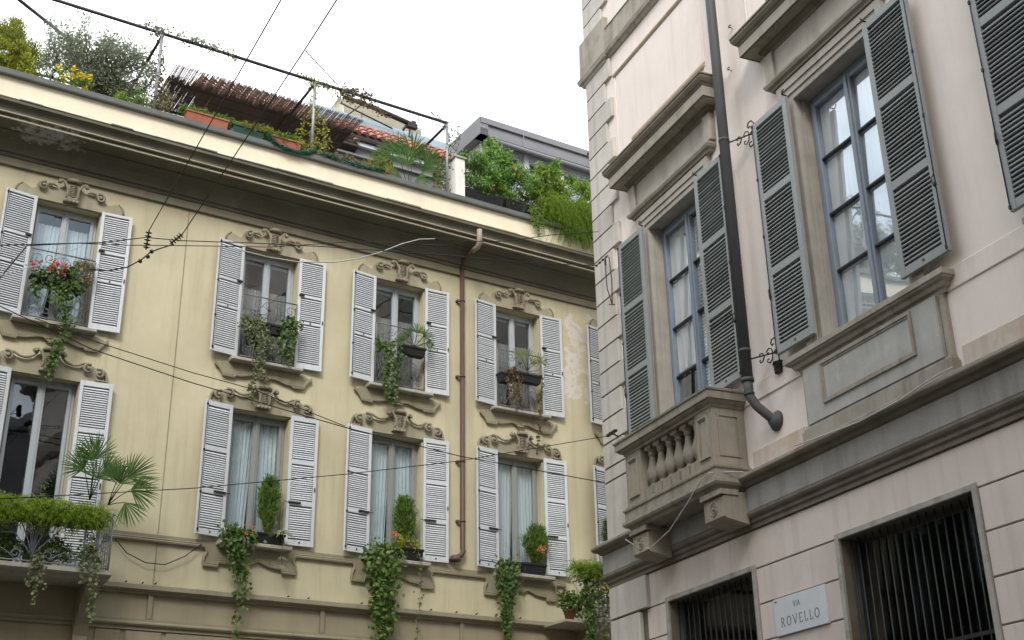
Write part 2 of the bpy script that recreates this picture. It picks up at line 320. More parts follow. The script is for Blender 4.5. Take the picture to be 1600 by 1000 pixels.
def cp(o, parent, d):      # copy a part (and its sub-parts) shifted by d along (u,w,z)
    c = o.copy(); COL.objects.link(c); c.parent = parent
    ORI[c] = tuple(a+b for a, b in zip(ORI[o], d)); FRM[c] = FRM[o]; c.location = loc_in(parent, ORI[c])
    for ch in [x for x in o.children]:
        k = ch.copy(); COL.objects.link(k); k.parent = c; ORI[k] = tuple(a+b for a, b in zip(ORI[ch], d)); FRM[k] = FRM[o]
    return c

def wall(u0, u1, z0, z1, holes, w=0., depth=.3, side=True):
    """front sheet with real openings and their reveals"""
    mb = MB(); us = sorted({u0, u1, *[h[0] for h in holes], *[h[1] for h in holes]}); zs = sorted({z0, z1, *[h[2] for h in holes], *[h[3] for h in holes]})
    us = [u for u in us if u0 <= u <= u1]; zs = [z for z in zs if z0 <= z <= z1]
    for a, b in zip(us, us[1:]):
        for c, d in zip(zs, zs[1:]):
            cu, cz = (a+b)/2, (c+d)/2
            if any(h[0] < cu < h[1] and h[2] < cz < h[3] for h in holes): continue
            mb.quad((a, w, c), (a, w, d), (b, w, d), (b, w, c))
    for a, b, c, d in holes:
        d2 = w-depth
        mb.quad((a, w, c), (a, d2, c), (a, d2, d), (a, w, d)); mb.quad((b, w, c), (b, w, d), (b, d2, d), (b, d2, c))
        mb.quad((a, w, d), (a, d2, d), (b, d2, d), (b, w, d)); mb.quad((a, w, c), (b, w, c), (b, d2, c), (a, d2, c))
    return mb
def room(u0, u1, z0, z1, w0=-.3, d=1.6, e=.25):
    mb = MB(); a, b, c, f = u0-e, u1+e, z0-.02, z1+e; w1 = w0-d
    mb.quad((a, w1, c), (b, w1, c), (b, w1, f), (a, w1, f)); mb.quad((a, w0, c), (a, w1, c), (a, w1, f), (a, w0, f)); mb.quad((b, w0, c), (b, w0, f), (b, w1, f), (b, w1, c))
    mb.quad((a, w0, f), (a, w1, f), (b, w1, f), (b, w0, f)); mb.quad((a, w0, c), (b, w0, c), (b, w1, c), (a, w1, c))
    # the jamb backs, closing the room round the opening
    mb.quad((a, w0, c), (a, w0, f), (u0, w0, f), (u0, w0, c)); mb.quad((u1, w0, c), (u1, w0, f), (b, w0, f), (b, w0, c)); mb.quad((u0, w0, z1), (u0, w0, f), (u1, w0, f), (u1, w0, z1))
    return mb
def spiral(c, r0, r1, a0, a1, w, n=16, flip=1):
    return [(c[0]+flip*(r0+(r1-r0)*i/n)*math.cos(a0+(a1-a0)*i/n), w, c[1]+(r0+(r1-r0)*i/n)*math.sin(a0+(a1-a0)*i/n)) for i in range(n+1)]
def curtain(u0, u1, z0, z1, w, folds=14, amp=.02, gather=0., n=70, seed=0):
    r = random.Random(seed); ph = r.random()*6; mb = MB(); v = []; rows = 9
    for j in range(rows):
        t = j/(rows-1); z = z0+(z1-z0)*t
        for i in range(n+1):
            s = i/n; k = 1-gather*(1-t)**1.5
            u = u0+(u1-u0)*s*k
            v.append((u, w+amp*math.sin(s*folds*2*math.pi+ph+.5*math.sin(s*9))*(.6+.4*math.sin(s*23+ph)), z))
    f = [(j*(n+1)+i, (j+1)*(n+1)+i, (j+1)*(n+1)+i+1, j*(n+1)+i+1) for j in range(rows-1) for i in range(n)]
    return mb.add(v, f, True)

# ================================================================== GROUND
g = MB().box(-150, 150, -150, 150, -.3, 0); go = solo('ground', g, 'asphalt', FW, (0, 0, 0), kind='structure')
for fr, (a, b), nm in ((FL, (-25, 22), 'pavement'), (FR, (-17, 5.8), 'pavement')):
    p = MB(); u = a
    p.extr([(-.5, .004), (1.75, .004), (1.75, .13), (-.5, .13)], a, b); solo(nm, p, 'paving', fr, (a, 0, 0), kind='structure')
    k = MB().box(a, b, 1.752, 1.93, .004, .14); solo('kerb', k, 'stone', fr, (a, 0, 0), kind='structure')

# ================================================================== YELLOW BUILDING
Y = thing('yellow_building', FL, (3, 0, 0), 'pale yellow building with grey-blue louvred shutters, scrolled window crests and a rooftop terrace', 'building')
COLS = [3.45, 6.95, 9.49, 12.06, 14.68]; EXTRA = [-.05]
UP = (9.47, 11.58); LO = (6.37, 8.60); DOOR = (5.62, 8.62); HW = .51
holes = []
for c in COLS+EXTRA:
    holes.append((c-HW, c+HW, *UP))
    holes.append((c-HW, c+HW, *(DOOR if c in (3.45, 14.68) else LO)))
part('wall', wall(-25, 21, 5.43, 12.06, holes), 'stucco', Y)
part('ground_floor_wall', wall(-25, 21, 0, 5.43, [(c-.6, c+.6, 1.2, 4.3) for c in COLS+EXTRA], depth=.25), 'ground_l', Y)
sh = MB(); sh.box(-25, 21, -9, -.6, 0, 5.4).box(-25, 21, -9, -2.05, 5.4, 12.9).box(-25,21,-2.05,-.26,12.07,12.95); part('core', sh, 'dark', Y)
e = MB(); e.box(-25.3, -25, -9, 0, 0, 13.7); e.box(21, 21.3, -9, 0, 0, 13.7); part('end_wall', e, 'stucco', Y)
part('wall_joint', MB().box(5.412, 5.427, 0, .006, 5.56, 12.05), 'olive', Y)
co = [(-.26, 12.05), (.045, 12.05), (.045, 12.195), (.07, 12.20), (.09, 12.235), (.075, 12.25), (.11, 12.265), (.115, 12.31), (.135, 12.37), (.17, 12.43), (.24, 12.485), (.34, 12.505), (.34, 12.53), (.595, 12.545), (.595, 12.53),
      (.61, 12.535), (.625, 12.56), (.615, 12.585), (.595, 12.595), (.595, 12.62), (.625, 12.625), (.645, 12.65), (.635, 12.675), (.615, 12.69), (.62, 12.73), (.645, 12.77), (.69, 12.80), (.72, 12.81), (.725, 12.855), (.70, 12.865), (0, 12.95), (-.26, 12.95)]
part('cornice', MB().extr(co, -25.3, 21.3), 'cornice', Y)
part('architrave_band', MB().extr([(.0455, 12.062), (.052, 12.062), (.052, 12.19), (.0455, 12.19)], -25.3, 21.3), 'olive', Y)
for z_, w_ in ((12.560, .626), (12.652, .646)): part('bead', MB().extr([(w_-.02, z_-.014), (w_+.006, z_-.010), (w_+.006, z_+.012), (w_-.02, z_+.014)], -25.3, 21.3), 'plaque', Y)
for a, b, m_ in ((-25.3, 2.35, 'plaque'), (2.35, 7.4, 'lead'), (7.4, 21.3, 'plaque')):
    q = MB(); n_ = int((b-a)/.35)
    for k in range(n_):
        x0, x1 = a+(b-a)*k/n_, a+(b-a)*(k+1)/n_-.004; dz = rnd.uniform(-.012, .010); q.extr([(.70, 12.868), (.735+dz*.6, 12.866+dz*.3), (.74+dz*.6, 12.885+dz), (.60, 12.90)], x0, x1)
    part('gutter_lip', q, m_, Y, (a, .7, 12.87), kind='stuff')
part('parapet', MB().extr([(-.26, 12.952), (-.01, 12.952), (-.01, 13.70), (-.26, 13.70)], -25.3, 21.3), 'parapet', Y)
cap = MB(); cap.extr([(-.34, 13.702), (.075, 13.702), (.08, 13.72), (.08, 13.79), (.05, 13.80), (.05, 13.825), (-.34, 13.85)], -25.3, 21.3); part('parapet_cap', cap, 'lead', Y)
part('terrace_floor', MB().box(-25, 21, -9, -.345, 12.955, 13.25), 'paving', Y)
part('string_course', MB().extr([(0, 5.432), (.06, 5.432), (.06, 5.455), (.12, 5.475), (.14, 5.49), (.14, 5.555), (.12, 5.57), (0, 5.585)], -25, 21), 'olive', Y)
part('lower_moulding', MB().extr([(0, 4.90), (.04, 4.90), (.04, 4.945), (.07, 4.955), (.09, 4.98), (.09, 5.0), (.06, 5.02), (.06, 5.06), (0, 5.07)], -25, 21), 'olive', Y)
for i, u in enumerate((-1.2, .6, 5.39, 8.2, 10.8, 13.4)):
    part('pilaster_strip', MB().box(u-.035, u+.035, 0, .05, 5.07, 5.43), 'olive', Y)
for (a, b) in ((4.62, 5.0), (5.06, 5.62), (5.68, 8.1), (8.2, 10.7), (10.8, 13.3)):
    mbp = MB().bevbox(a, b, 0, .025, 3.6, 4.895, .015); part('wall_panel', mbp, 'ground_l', Y)

# --- crests, brackets
def sym(pts): return pts+[(-x, z) for x, z in reversed(pts)]
crU = [(-.86, 11.59), (-.865, 11.70), (-.83, 11.76), (-.77, 11.815), (-.72, 11.80), (-.67, 11.77), (-.60, 11.755), (-.56, 11.78), (-.545, 11.85), (-.48, 11.905), (-.38, 11.91), (-.28, 11.87), (-.2, 11.87), (-.12, 11.93)]
crL = [(-.90, 8.61), (-.91, 8.70), (-.89, 8.80), (-.82, 8.87), (-.74, 8.87), (-.64, 8.925), (-.55, 8.90), (-.47, 8.845), (-.36, 8.835), (-.22, 8.87), (-.15, 8.95)]
def cartouche(z0, z1, s=1.):
    mb = MB(); h = z1-z0
    cols = [(-.125, .12, .0, .135), (-.09, .095, .14, .15), (-.085, .085, .45, .14), (-.11, .105, .75, .135), (-.14, .14, 1., .125)]
    for (a, b, t, wv), (a2, b2, t2, wv2) in zip(cols, cols[1:]):
        v = [(a*s, .03, z0+h*t), (b*s, .03, z0+h*t), (b*s, wv, z0+h*t), (a*s, wv, z0+h*t), (a2*s, .03, z0+h*t2), (b2*s, .03, z0+h*t2), (b2*s, wv2, z0+h*t2), (a2*s, wv2, z0+h*t2)]
        mb.add(v, [(0, 3, 2, 1), (4, 5, 6, 7), (0, 1, 5, 4), (1, 2, 6, 5), (2, 3, 7, 6), (3, 0, 4, 7)])
    for i in range(7):
        t = .25+.09*i; mb.tube([(-.055*s, .145, z0+h*t), (0, .16, z0+h*(t-.015)), (.055*s, .145, z0+h*t)], .010, 5)
    for sg in (-1, 1):
        mb.tube([(sg*.10*s, .13, z0+.03), (sg*.085*s, .155, z0+h*.3), (sg*.09*s, .155, z0+h*.6), (sg*.13*s, .15, z0+h*.85), (sg*.175*s, .14, z0+h*.99), (sg*.225*s, .13, z0+h*.97), (sg*.235*s, .125, z0+h*.86), (sg*.20*s, .125, z0+h*.84)],
                [.014, .018, .018, .020, .024, .024, .020, .014], 6)
        mb.ball((sg*.205*s, .135, z0+h*.90), .028, 7, 4)
    for i in range(4): mb.ball((-.095*s+.064*i*s, .13, z0+.005), .032, 7, 4)
    mb.tube([(-.11*s, .13, z1+.0), (-.05, .16, z1+.02), (.05, .16, z1+.02), (.11*s, .13, z1+.0)], [.03, .038, .038, .03], 7)
    return mb
def sc(mb, c, r, flip, w=.10):
    mb.tube(spiral(c, r, r*.3, R(60), R(60)+R(430), w, 20, flip), [.027-.012*i/20 for i in range(21)], 6); mb.ball((c[0], w+.02, c[1]), r*.36, 8, 5)
up_pl = MB().prism(sym(crU), 0, .035).prism([(x*.97, 11.60+(z-11.60)*.93) for x, z in sym(crU)], .035, .05)
def up_side(sg):
    m_ = MB(); sc(m_, (sg*.455, 11.815), .078, -sg)
    m_.tube([(sg*.38, .10, 11.868), (sg*.31, .105, 11.878), (sg*.24, .085, 11.855)], [.030, .024, .010], 6)
    return m_
def up_edge(sg): return MB().tube([(sg*.855, .03, 11.62), (sg*.86, .04, 11.70), (sg*.83, .04, 11.76), (sg*.77, .04, 11.81)], .018, 5)
lo_pl = MB().prism(sym(crL), 0, .04)
def lo_side(sg):
    m_ = MB(); sc(m_, (sg*.60, 8.825), .082, sg)
    m_.tube([(sg*.60, .09, 8.907), (sg*.52, .095, 8.90), (sg*.44, .095, 8.855), (sg*.36, .09, 8.845), (sg*.27, .09, 8.87), (sg*.20, .095, 8.93), (sg*.17, .095, 8.99), (sg*.21, .10, 9.02), (sg*.245, .10, 8.98), (sg*.215, .10, 8.955)], .022, 6)
    sc(m_, (sg*.775, 8.775), .078, -sg)
    m_.tube([(sg*.90, .05, 8.62), (sg*.905, .06, 8.72), (sg*.88, .07, 8.80), (sg*.82, .07, 8.86)], [.014, .024, .026, .024], 6)
    for q in range(4): m_.tube([(sg*(.74+.045*q), .06, 8.70-.01*q), (sg*(.77+.045*q), .095, 8.655), (sg*(.80+.04*q), .05, 8.63)], [.014, .024, .010], 5)
    return m_
brU = sym([(-.70, 9.405), (-.865, 9.335), (-.80, 9.29), (-.745, 9.22), (-.715, 9.155), (-.52, 9.150), (-.50, 9.185), (-.40, 9.19), (-.30, 9.215), (-.20, 9.245), (-.12, 9.245), (-.05, 9.205)])
br = MB().prism(brU, 0, .04)
def edge(path, mb, r=.017, w=.05, closed=False):
    for k, (ro, dz) in enumerate(((r*1.25, 0), (r*.9, .036))):
        mb.tube([(u, w-k*.012, z+dz) for u, z in path], ro, 5, smooth=False)
edge(brU[1:-1], br)
br.tube([(-.05, .05, 9.20), (-.03, .085, 9.17), (.03, .085, 9.17), (.05, .05, 9.20)], .022, 6)
for sg in (-1, 1): br.tube(spiral((sg*.06, 9.20), .035, .012, 0, R(360), .07, 10, sg), .011, 5)
silU = MB().bevbox(-.64, .64, 0, .20, 9.41, 9.468, .012)
def at_col(mb, c): q = MB(); q.v = [(u+c, w, z) for u, w, z in mb.v]; q.f = mb.f; q.sm = mb.sm; return q
C0 = COLS[0]
crestU = part('window_crest', at_col(up_pl, C0), 'plaque', Y, (C0, 0, 11.6)); [(part('scroll', at_col(up_side(q), C0), 'orn', crestU), part('plaque_edge', at_col(up_edge(q), C0), 'orn', crestU)) for q in (-1, 1)]; part('cartouche', at_col(cartouche(11.62, 11.97), C0), 'orn', crestU)
crestL = part('window_crest', at_col(lo_pl, C0), 'plaque', Y, (C0, 0, 8.6)); [part('scroll', at_col(lo_side(q), C0), 'orn', crestL) for q in (-1, 1)]; part('cartouche', at_col(cartouche(8.67, 9.00), C0), 'orn', crestL)
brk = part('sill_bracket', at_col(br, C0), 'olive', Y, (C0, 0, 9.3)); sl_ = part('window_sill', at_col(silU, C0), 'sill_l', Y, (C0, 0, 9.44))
for c in COLS[1:]+EXTRA:
    for o in (crestU, crestL, brk, sl_): cp(o, Y, (c-C0, 0, 0))
# sub-sill moulding running from balcony to balcony
def drop(c): return [(c-.80, 6.255), (c-.765, 6.235), (c-.75, 6.17), (c-.79, 6.09), (c-.80, 6.03), (c-.80, 5.965), (c-.565, 5.96), (c-.55, 6.025), (c-.42, 6.03), (c-.28, 6.05), (c-.16, 6.10), (c-.09, 6.115), (c, 6.06),
                     (c+.09, 6.115), (c+.16, 6.10), (c+.28, 6.05), (c+.42, 6.03), (c+.50, 6.025), (c+.515, 5.96), (c+.75, 5.965), (c+.75, 6.03), (c+.74, 6.09), (c+.70, 6.17), (c+.715, 6.235), (c+.75, 6.255)]
path = [(4.55, 6.255)]
for c in COLS[1:4]: path += drop(c)
path += [(13.0, 6.255)]
poly = path+[(13.0, 6.36), (4.55, 6.36)]
sm = MB().prism(poly, 0, .03); edge(path, sm, .018, .045); part('sill_moulding', sm, 'olive', Y)
sL = MB().bevbox(-.61, .61, 0, .21, 6.30, 6.368, .012)
slo = part('window_sill', at_col(sL, COLS[1]), 'sill_l', Y, (COLS[1], 0, 6.33)); cp(slo, Y, (COLS[2]-COLS[1], 0, 0)); cp(slo, Y, (COLS[3]-COLS[1], 0, 0)); cp(slo, Y, (EXTRA[0]-COLS[1], 0, 0))

# --- shutters (shared meshes): origin at the hinge, lower corner; side -1 opens to the left
def slat_mesh(name, wd, dp, th, tilt, m):
    mb = MB(); c, s = math.cos(tilt), math.sin(tilt)
    pr = [(-dp/2, -th/2), (dp/2, -th/2), (dp/2, th/2), (-dp/2, th/2)]
    pr = [(a*c-b*s, a*s+b*c) for a, b in pr]; mb.extr(pr, -wd/2, wd/2); return mkmesh(name, mb, M[m], (0, 0, 0))
slat_l = slat_mesh('slat', .375, .037, .008, R(-55), 'shut_l')
slat_r = slat_mesh('slat', .61, .062, .014, R(-52), 'shut_r')
def shutter(par, fr_mat, hinge, zb, H, W, T, st, rails, pitch, slat, side, rot, w0, single, rod=None, extra=None):
    """rails: list of (z0,z1) of the horizontal rails above zb"""
    u0, w_, z_ = hinge[0], w0, zb
    at = (u0, w0, zb); s = side
    mb = MB()
    def bx(a, b, *r):
        a, b = sorted((u0+s*a, u0+s*b)); mb.bevbox(a, b, *r, .004)
    bx(0, st, w0, w0+T, zb, zb+H); bx(W-st, W, w0, w0+T, zb, zb+H)
    for a, b in rails: bx(st+.0005, W-st-.0005, w0+.002, w0+T-.003, zb+a, zb+b)
    sh = part('shutter', mb, fr_mat, par, at, rot)
    bb = MB(); x0, x1 = sorted((u0+s*(st-.01), u0+s*(W-st+.01))); bb.box(x0, x1, w0-.008, w0-.002, zb+.03, zb+H-.02); part('gap_shade_board', bb, 'gap_shade' if fr_mat == 'shut_l' else fr_mat, sh)  # board added behind the slats so that their gaps read dark
    slats = MB(); cu = u0+s*W/2
    for (a, b), (c, d) in zip(rails, rails[1:]):
        n = max(1, round((c-b)/pitch)-1); pt = (c-b)/(n+1)
        for i in range(n):
            zc = zb+b+pt*(i+1)
            if single:
                o = bpy.data.objects.new('slat', slat); COL.objects.link(o); o.parent = sh
                o.location = (cu-u0, -(T/2), zc-zb+rnd.uniform(-.0015, .0015)); o.rotation_euler = (R(rnd.gauss(0, 2.2)), R(rnd.gauss(0, .15)), 0); ORI[o] = (cu, w0+T/2, zc)
            else:
                me = slat
                k = len(slats.v); jz = rnd.gauss(0, .0013); slats.v += [(v.co.x+cu, -v.co.y+w0+T/2, v.co.z+zc+jz) for v in me.vertices]
                slats.f += [tuple(k+i for i in reversed(p.vertices)) for p in me.polygons]; slats.sm += [False]*len(me.polygons)
    if not single: part('slats', slats, slat.materials[0], sh, kind='stuff')
    return sh
railsU = [(0, .105), (.835, .885), (1.34, 1.395), (2.04, 2.09)]
railsL = [(0, .10), (.67, .755), (1.375, 1.46), (2.13, 2.215)]
nL = 0
for ci, c in enumerate(EXTRA+COLS):
    for row, (zb, rails, H) in enumerate(((9.51, railsU, 2.09), (6.42, railsL, 2.215))):
        for s in (-1, 1):
            single = (row == 1 and c in COLS[1:4]) 
            rot = -s*R(-7 if s < 0 else 2.5)*1.0
            rot = (R(9) if s < 0 else -R(3)) + R(rnd.uniform(-1.2, 1.2))
            zz, rr, HH = zb, rails, H
            if row == 1 and c in (3.45, 14.68):
                zz = 5.70; HH = 2.935; rr = [(0, .12), (.66, .74), (1.39, 1.475), (2.095, 2.18), (2.85, 2.935)]
            sh = shutter(Y, 'shut_l', (c+s*(HW+.005), 0), zz, HH, .50, .036, .055, rr, .0375, slat_l, s, rot, .045, single)
            hx, _, hz = ORI[sh]
            lt = MB()
            if s < 0:
                lt.tube([(hx-.47, .09, hz+.03), (hx-.47, .09, hz+HH-.02)], .006, 5)
                for t in (.02, .3, .62, .98): lt.box(hx-.485, hx-.455, .08, .10, hz+.02+t*(HH-.06), hz+.045+t*(HH-.06))
            else:
                lt.box(hx+.465, hx+.48, .08, .10, hz+HH*.42, hz+HH*.45)
            part('lock_rod' if s < 0 else 'latch', lt, 'iron', sh)
            k = MB(); zc = hz+(1.36 if row == 0 else .715)
            if row == 0: k.box(*sorted((hx+s*.02, hx+s*.11)), .08, .12, zc, zc+.028)
            else: k.box(*sorted((hx+s*.03, hx+s*.24)), .08, .115, zc-.012, zc+.012); k.tube([(hx-s*.06, .10, zc), (hx+s*.03, .10, zc)], .006, 4)
            part('holdback', k, 'iron', sh)
            mk = MB(); q = hz+(.845 if row == 0 else .04); mk.box(hx+s*.25-.012, hx+s*.25+.012, .082, .085, q, q+.03); part('number_plate', mk, 'iron', sh)

# --- windows of the yellow building
def lwin(par, c, z0, z1, fm, curt, blind, w=-.17, seed=0, gather=.25, bars=()):
    a, b = c-HW+.004, c+HW-.004; mb = MB()
    def fb(*q): mb.bevbox(*q, .006)
    fb(a, a+.045, w-.06, w+.0, z0, z1); fb(b-.045, b, w-.06, w+.0, z0, z1); fb(a+.046, b-.046, w-.06, w, z1-.05, z1-.002); fb(a+.046, b-.046, w-.06, w, z0, z0+.045)
    for l, r in ((a+.05, c-.003), (c+.003, b-.05)):
        fb(l, l+.055, w-.045, w+.018, z0+.05, z1-.055); fb(r-.055, r, w-.045, w+.018, z0+.05, z1-.055)
        fb(l+.056, r-.056, w-.045, w+.016, z1-.115, z1-.056); fb(l+.056, r-.056, w-.045, w+.016, z0+.05, z0+.14)
        for t in bars: fb(l+.056, r-.056, w-.045, w+.014, z0+t, z0+t+.06)
    fb(c-.025, c+.025, w+.018, w+.032, z0+.05, z1-.055)
    o = part('window', mb, fm, par, (c, w, z0))
    for l, r in ((a+.05, c-.003), (c+.003, b-.05)):
        part('pane', MB().quad((l+.05, w-.02, z0+.12), (l+.05, w-.02, z1-.10), (r-.05, w-.02, z1-.10), (r-.05, w-.02, z0+.12)), 'glass', o)
    if curt:
        m_, zt = curt
        part('curtain', curtain(a+.02, c-.015, z0+.02, zt, w-.085, 7, .018, gather, seed=seed), m_, o)
        q = curtain(0, c-.015-a-.02, z0+.02, zt, w-.085, 7, .018, gather, seed=seed+5); q.v = [(b-.02-u, ww, z) for u, ww, z in q.v]; part('curtain', q, m_, o)
    if blind: part('blind', MB().box(a+.05, b-.05, w-.075, w-.062, z1-blind, z1-.06), 'green_blind', o)
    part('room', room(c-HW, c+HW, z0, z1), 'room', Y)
    return o
for i, c in enumerate(COLS+EXTRA):
    lwin(Y, c, UP[0], UP[1], 'frame_l', ('curt_dim', 10.95) if i else ('curt', 11.3), .16 if i else 0, seed=i, gather=.3)
    if c in (3.45, 14.68): lwin(Y, c, DOOR[0], DOOR[1], 'frame_l', None, 0, seed=i+20, bars=(.75,))
    else: lwin(Y, c, LO[0], LO[1], 'frame_g', ('curt', 8.56), 0, seed=i+20, gather=.16)
for c in COLS+EXTRA:
    part('ground_window', MB().bevbox(c-.62, c+.62, -.2, -.14, 1.15, 4.32, .01), 'frame_g', Y)

# --- wrought-iron guards of the upper windows
def guard(mb, s0, c, z0, z1, w):
    for sg in (-1, 1):
        for k, (dx, dz) in enumerate(((.06, .62), (.14, .60), (.24, .52), (.33, .40))):
            mb.tube([(c, w, z0+.02), (c+sg*dx*.35, w, z0+dz*.45), (c+sg*dx, w, z0+dz)] if k < 2 else
                    [(c, w, z0+.02), (c+sg*dx*.3, w, z0+dz*.6), (c+sg*dx*.8, w, z0+dz*.98), (c+sg*(dx+.10), w, z0+dz*.8), (c+sg*(dx+.12), w, z0+dz*.55), (c+sg*(dx+.06), w, z0+dz*.42), (c+sg*dx, w, z0+dz*.55), (c+sg*(dx+.03), w, z0+dz*.66)], .0065, 4)
        mb.tube(spiral((c+sg*.16, z0+.10), .085, .02, R(-90), R(400), w, 16, sg), .0065, 4)
        mb.tube(spiral((c+sg*.36, z0+.10), .085, .02, R(90), R(520), w, 16, -sg), .0065, 4)
        mb.tube(spiral((c+sg*.38, z1-.15), .11, .02, R(-60), R(420), w, 18, sg), .0065, 4)
        mb.tube(spiral((c+sg*.20, z1-.11), .09, .02, R(200), R(680), w, 18, sg), .0065, 4)
        mb.tube([(c+sg*.45, w, z1-.25), (c+sg*.25, w, z1-.33), (c+sg*.08, w, z1-.30), (c, w, z1-.24)], .0065, 4)
    for k in range(7):
        a = R(30+20*k); mb.tube([(c, w, z1-.24), (c+.13*math.cos(a), w+.01, z1-.24+.17*math.sin(a))], .006, 4)
    mb.tube([(c+.15*math.cos(R(25+13*i)), w, z1-.24+.19*math.sin(R(25+13*i))) for i in range(11)], .006, 4)
gm = MB(); gw = .10
gm.tube([(C0-.50, gw, 10.67), (C0+.50, gw, 10.67)], .014, 6); gm.tube([(C0-.50, gw, 10.30), (C0+.50, gw, 10.30)], .008, 4); gm.tube([(C0-.50, gw, 9.53), (C0+.50, gw, 9.53)], .011, 6)
for s in (-1, 1): gm.tube([(C0+s*.495, gw, 9.50), (C0+s*.495, gw, 10.67)], .011, 6)
for s in (-1, 1):
    for z in (9.56, 10.62): gm.tube([(C0+s*.495, gw, z), (C0+s*.505, -.02, z)], .009, 4)
gu = part('window_guard', gm, 'iron_dull', Y, (C0, gw, 9.5)); g2 = MB(); guard(g2, 1, C0, 9.54, 10.66, gw); part('scrollwork', g2, 'iron_dull', gu)
for c in COLS[1:]+EXTRA: cp(gu, Y, (c-C0, 0, 0))

# --- balconies
def balcony(c, hw, W, left_only=False):
    b = part('balcony', MB().extr([(0, 5.44), (W-.12, 5.44), (W-.10, 5.47), (W+.02, 5.48), (W+.05, 5.50), (W+.05, 5.56), (0, 5.575)], c-hw-.05, c+hw+.05), 'sill_l', Y, (c, 0, 5.5))
    r = MB(); zt = 6.36; zb = 5.60
    for u in (c-hw, c-hw+.37, c+hw-.37, c+hw): r.tube([(u, W, zb-.03), (u, W, zt)], .016, 6); r.ball((u, W, zt+.03), .026, 7, 5)
    for s in (-1, 1):
        r.tube([(c+s*hw, W, zt), (c+s*hw, 0, zt)], .014, 6); r.tube([(c+s*hw, W, zb), (c+s*hw, 0, zb)], .010, 6)
        for k in range(1, 6): r.tube([(c+s*hw, W*k/6, zb), (c+s*hw, W*k/6, zt)], .008, 4)
    r.tube([(c-hw, W, zt), (c+hw, W, zt)], .014, 6); r.tube([(c-hw, W, zb), (c+hw, W, zb)], .010, 6)
    rl = part('railing', r, 'iron_grey', b)
    s_ = MB(); t = .0085
    for sg in (-1, 1):
        m_ = c+sg*(hw-.185)
        s_.box(m_-.018, m_+.018, W-.006, W+.006, zb+.06, zt-.2)
        for k in range(5):
            a = R(30+30*k); s_.tube([(m_, W, zt-.24), (m_+.09*math.cos(a)*.6, W+.008, zt-.24+.12*math.sin(a)), (m_+.14*math.cos(a), W, zt-.24+.18*math.sin(a))], .009, 4)
        s_.tube([(m_+.15*math.cos(R(10+16*i)), W, zt-.25+.20*math.sin(R(10+16*i))) for i in range(11)], t, 4)
        for q in (-1, 1):
            for z in (6.05, 5.86, 5.68): s_.tube(spiral((m_+q*.10, z), .065, .015, R(-100), R(380), W, 14, q), t, 4); s_.tube([(m_+q*.10, W, z-.065), (m_+q*.03, W, z-.14)], t, 4)
    a, b2 = c-hw+.37, c+hw-.37; L2 = b2-a; mid = (a+b2)/2
    for sg in (-1, 1):
        for dx, dz in ((.06, .70), (.15, .66), (.26, .55), (.36, .38)):
            s_.tube([(mid, W, zb+.05), (mid+sg*dx*.25, W, zb+dz*.5), (mid+sg*dx*.75, W, zb+dz), (mid+sg*dx*1.25, W, zb+dz*.95)], t, 4)
        s_.tube(spiral((mid+sg*.22, zb+.09), .08, .02, R(-90), R(390), W, 14, -sg), t, 4)
        s_.tube([(mid+sg*.22, W, zb+.01), (mid+sg*.32, W, zb+.10), (mid+sg*.44, W, zb+.16), (mid+sg*.52, W, zb+.10)], t, 4)
        s_.tube(spiral((mid+sg*.57, zb+.10), .085, .02, R(0), R(480), W, 14, sg), t, 4)
        s_.tube(spiral((mid+sg*.36, zt-.10), .085, .02, R(-60), R(440), W, 14, sg), t, 4)
        s_.tube([(mid+sg*.62, W, zt-.05), (mid+sg*.50, W, zt-.20), (mid+sg*.36, W, zt-.26), (mid+sg*.26, W, zt-.38)], t, 4)
    part('scrollwork', s_, 'iron_grey', b)
    for sg in (-1, 1):
        cu = c+sg*(hw-.13); pr = [(0, 4.62), (.12, 4.60), (.16, 4.66), (.14, 4.74), (.20, 4.90), (.30, 5.02), (.38, 5.16), (.52, 5.24), (.56, 5.30), (.56, 5.435), (0, 5.435)]
        part('corbel', MB().extr(pr, cu-.10, cu+.10), 'olive', b, (cu, 0, 5))
    return b
BAL0 = balcony(3.45, 1.07, .80); BAL4 = balcony(14.60, 1.42, .80)

# --- brown downpipe
dp = MB(); pu = 10.80
dp.tube([(pu, .07, 12.26), (pu, .07, 6.72), (pu, .10, 6.66), (pu-.05, .10, 6.58), (pu-.14, .07, 6.535)], .045, 12); dpo = part('downpipe', dp, 'pipe_l', Y, (pu, .07, 6.5))
part('swan_neck', MB().tube([(pu, .07, 12.255), (pu, .12, 12.33), (pu, .48, 12.41)], [.045, .045, .042], 12), 'pipe_l', dpo)
part('gutter_outlet', MB().tube([(pu, .74, 12.74), (pu, .74, 12.46), (pu, .66, 12.40), (pu, .5, 12.40)], .052, 12), 'pipe_buff', dpo)
part('wall_flange', MB().lathe([(.10, 6.47), (.11, 6.50), (.085, 6.55), (.06, 6.57)], (pu-.16, .09), 14), 'pipe_l', dpo)
for z in (11.5, 9.95, 8.3, 7.2): part('pipe_clip', MB().tube([(pu+.052*math.cos(R(30*i)), .07+.052*math.sin(R(30*i)), z) for i in range(13)], .010, 5).box(pu-.11, pu-.06, 0, .07, z-.02, z+.02), 'pipe_l', dpo)
for u, z in ((9.27, 8.87), (5.0, 5.60), (5.25, 5.60), (5.45, 5.61), (7.6, 5.6), (7.95, 5.6), (8.9, 5.6), (10.2, 5.6), (10.7, 5.6), (11.1, 5.6), (11.6, 5.6), (12.0, 5.6)):
    part('wall_stud', MB().tube([(u, 0, z), (u, .06, z+.005)], .012, 5), 'iron', Y)

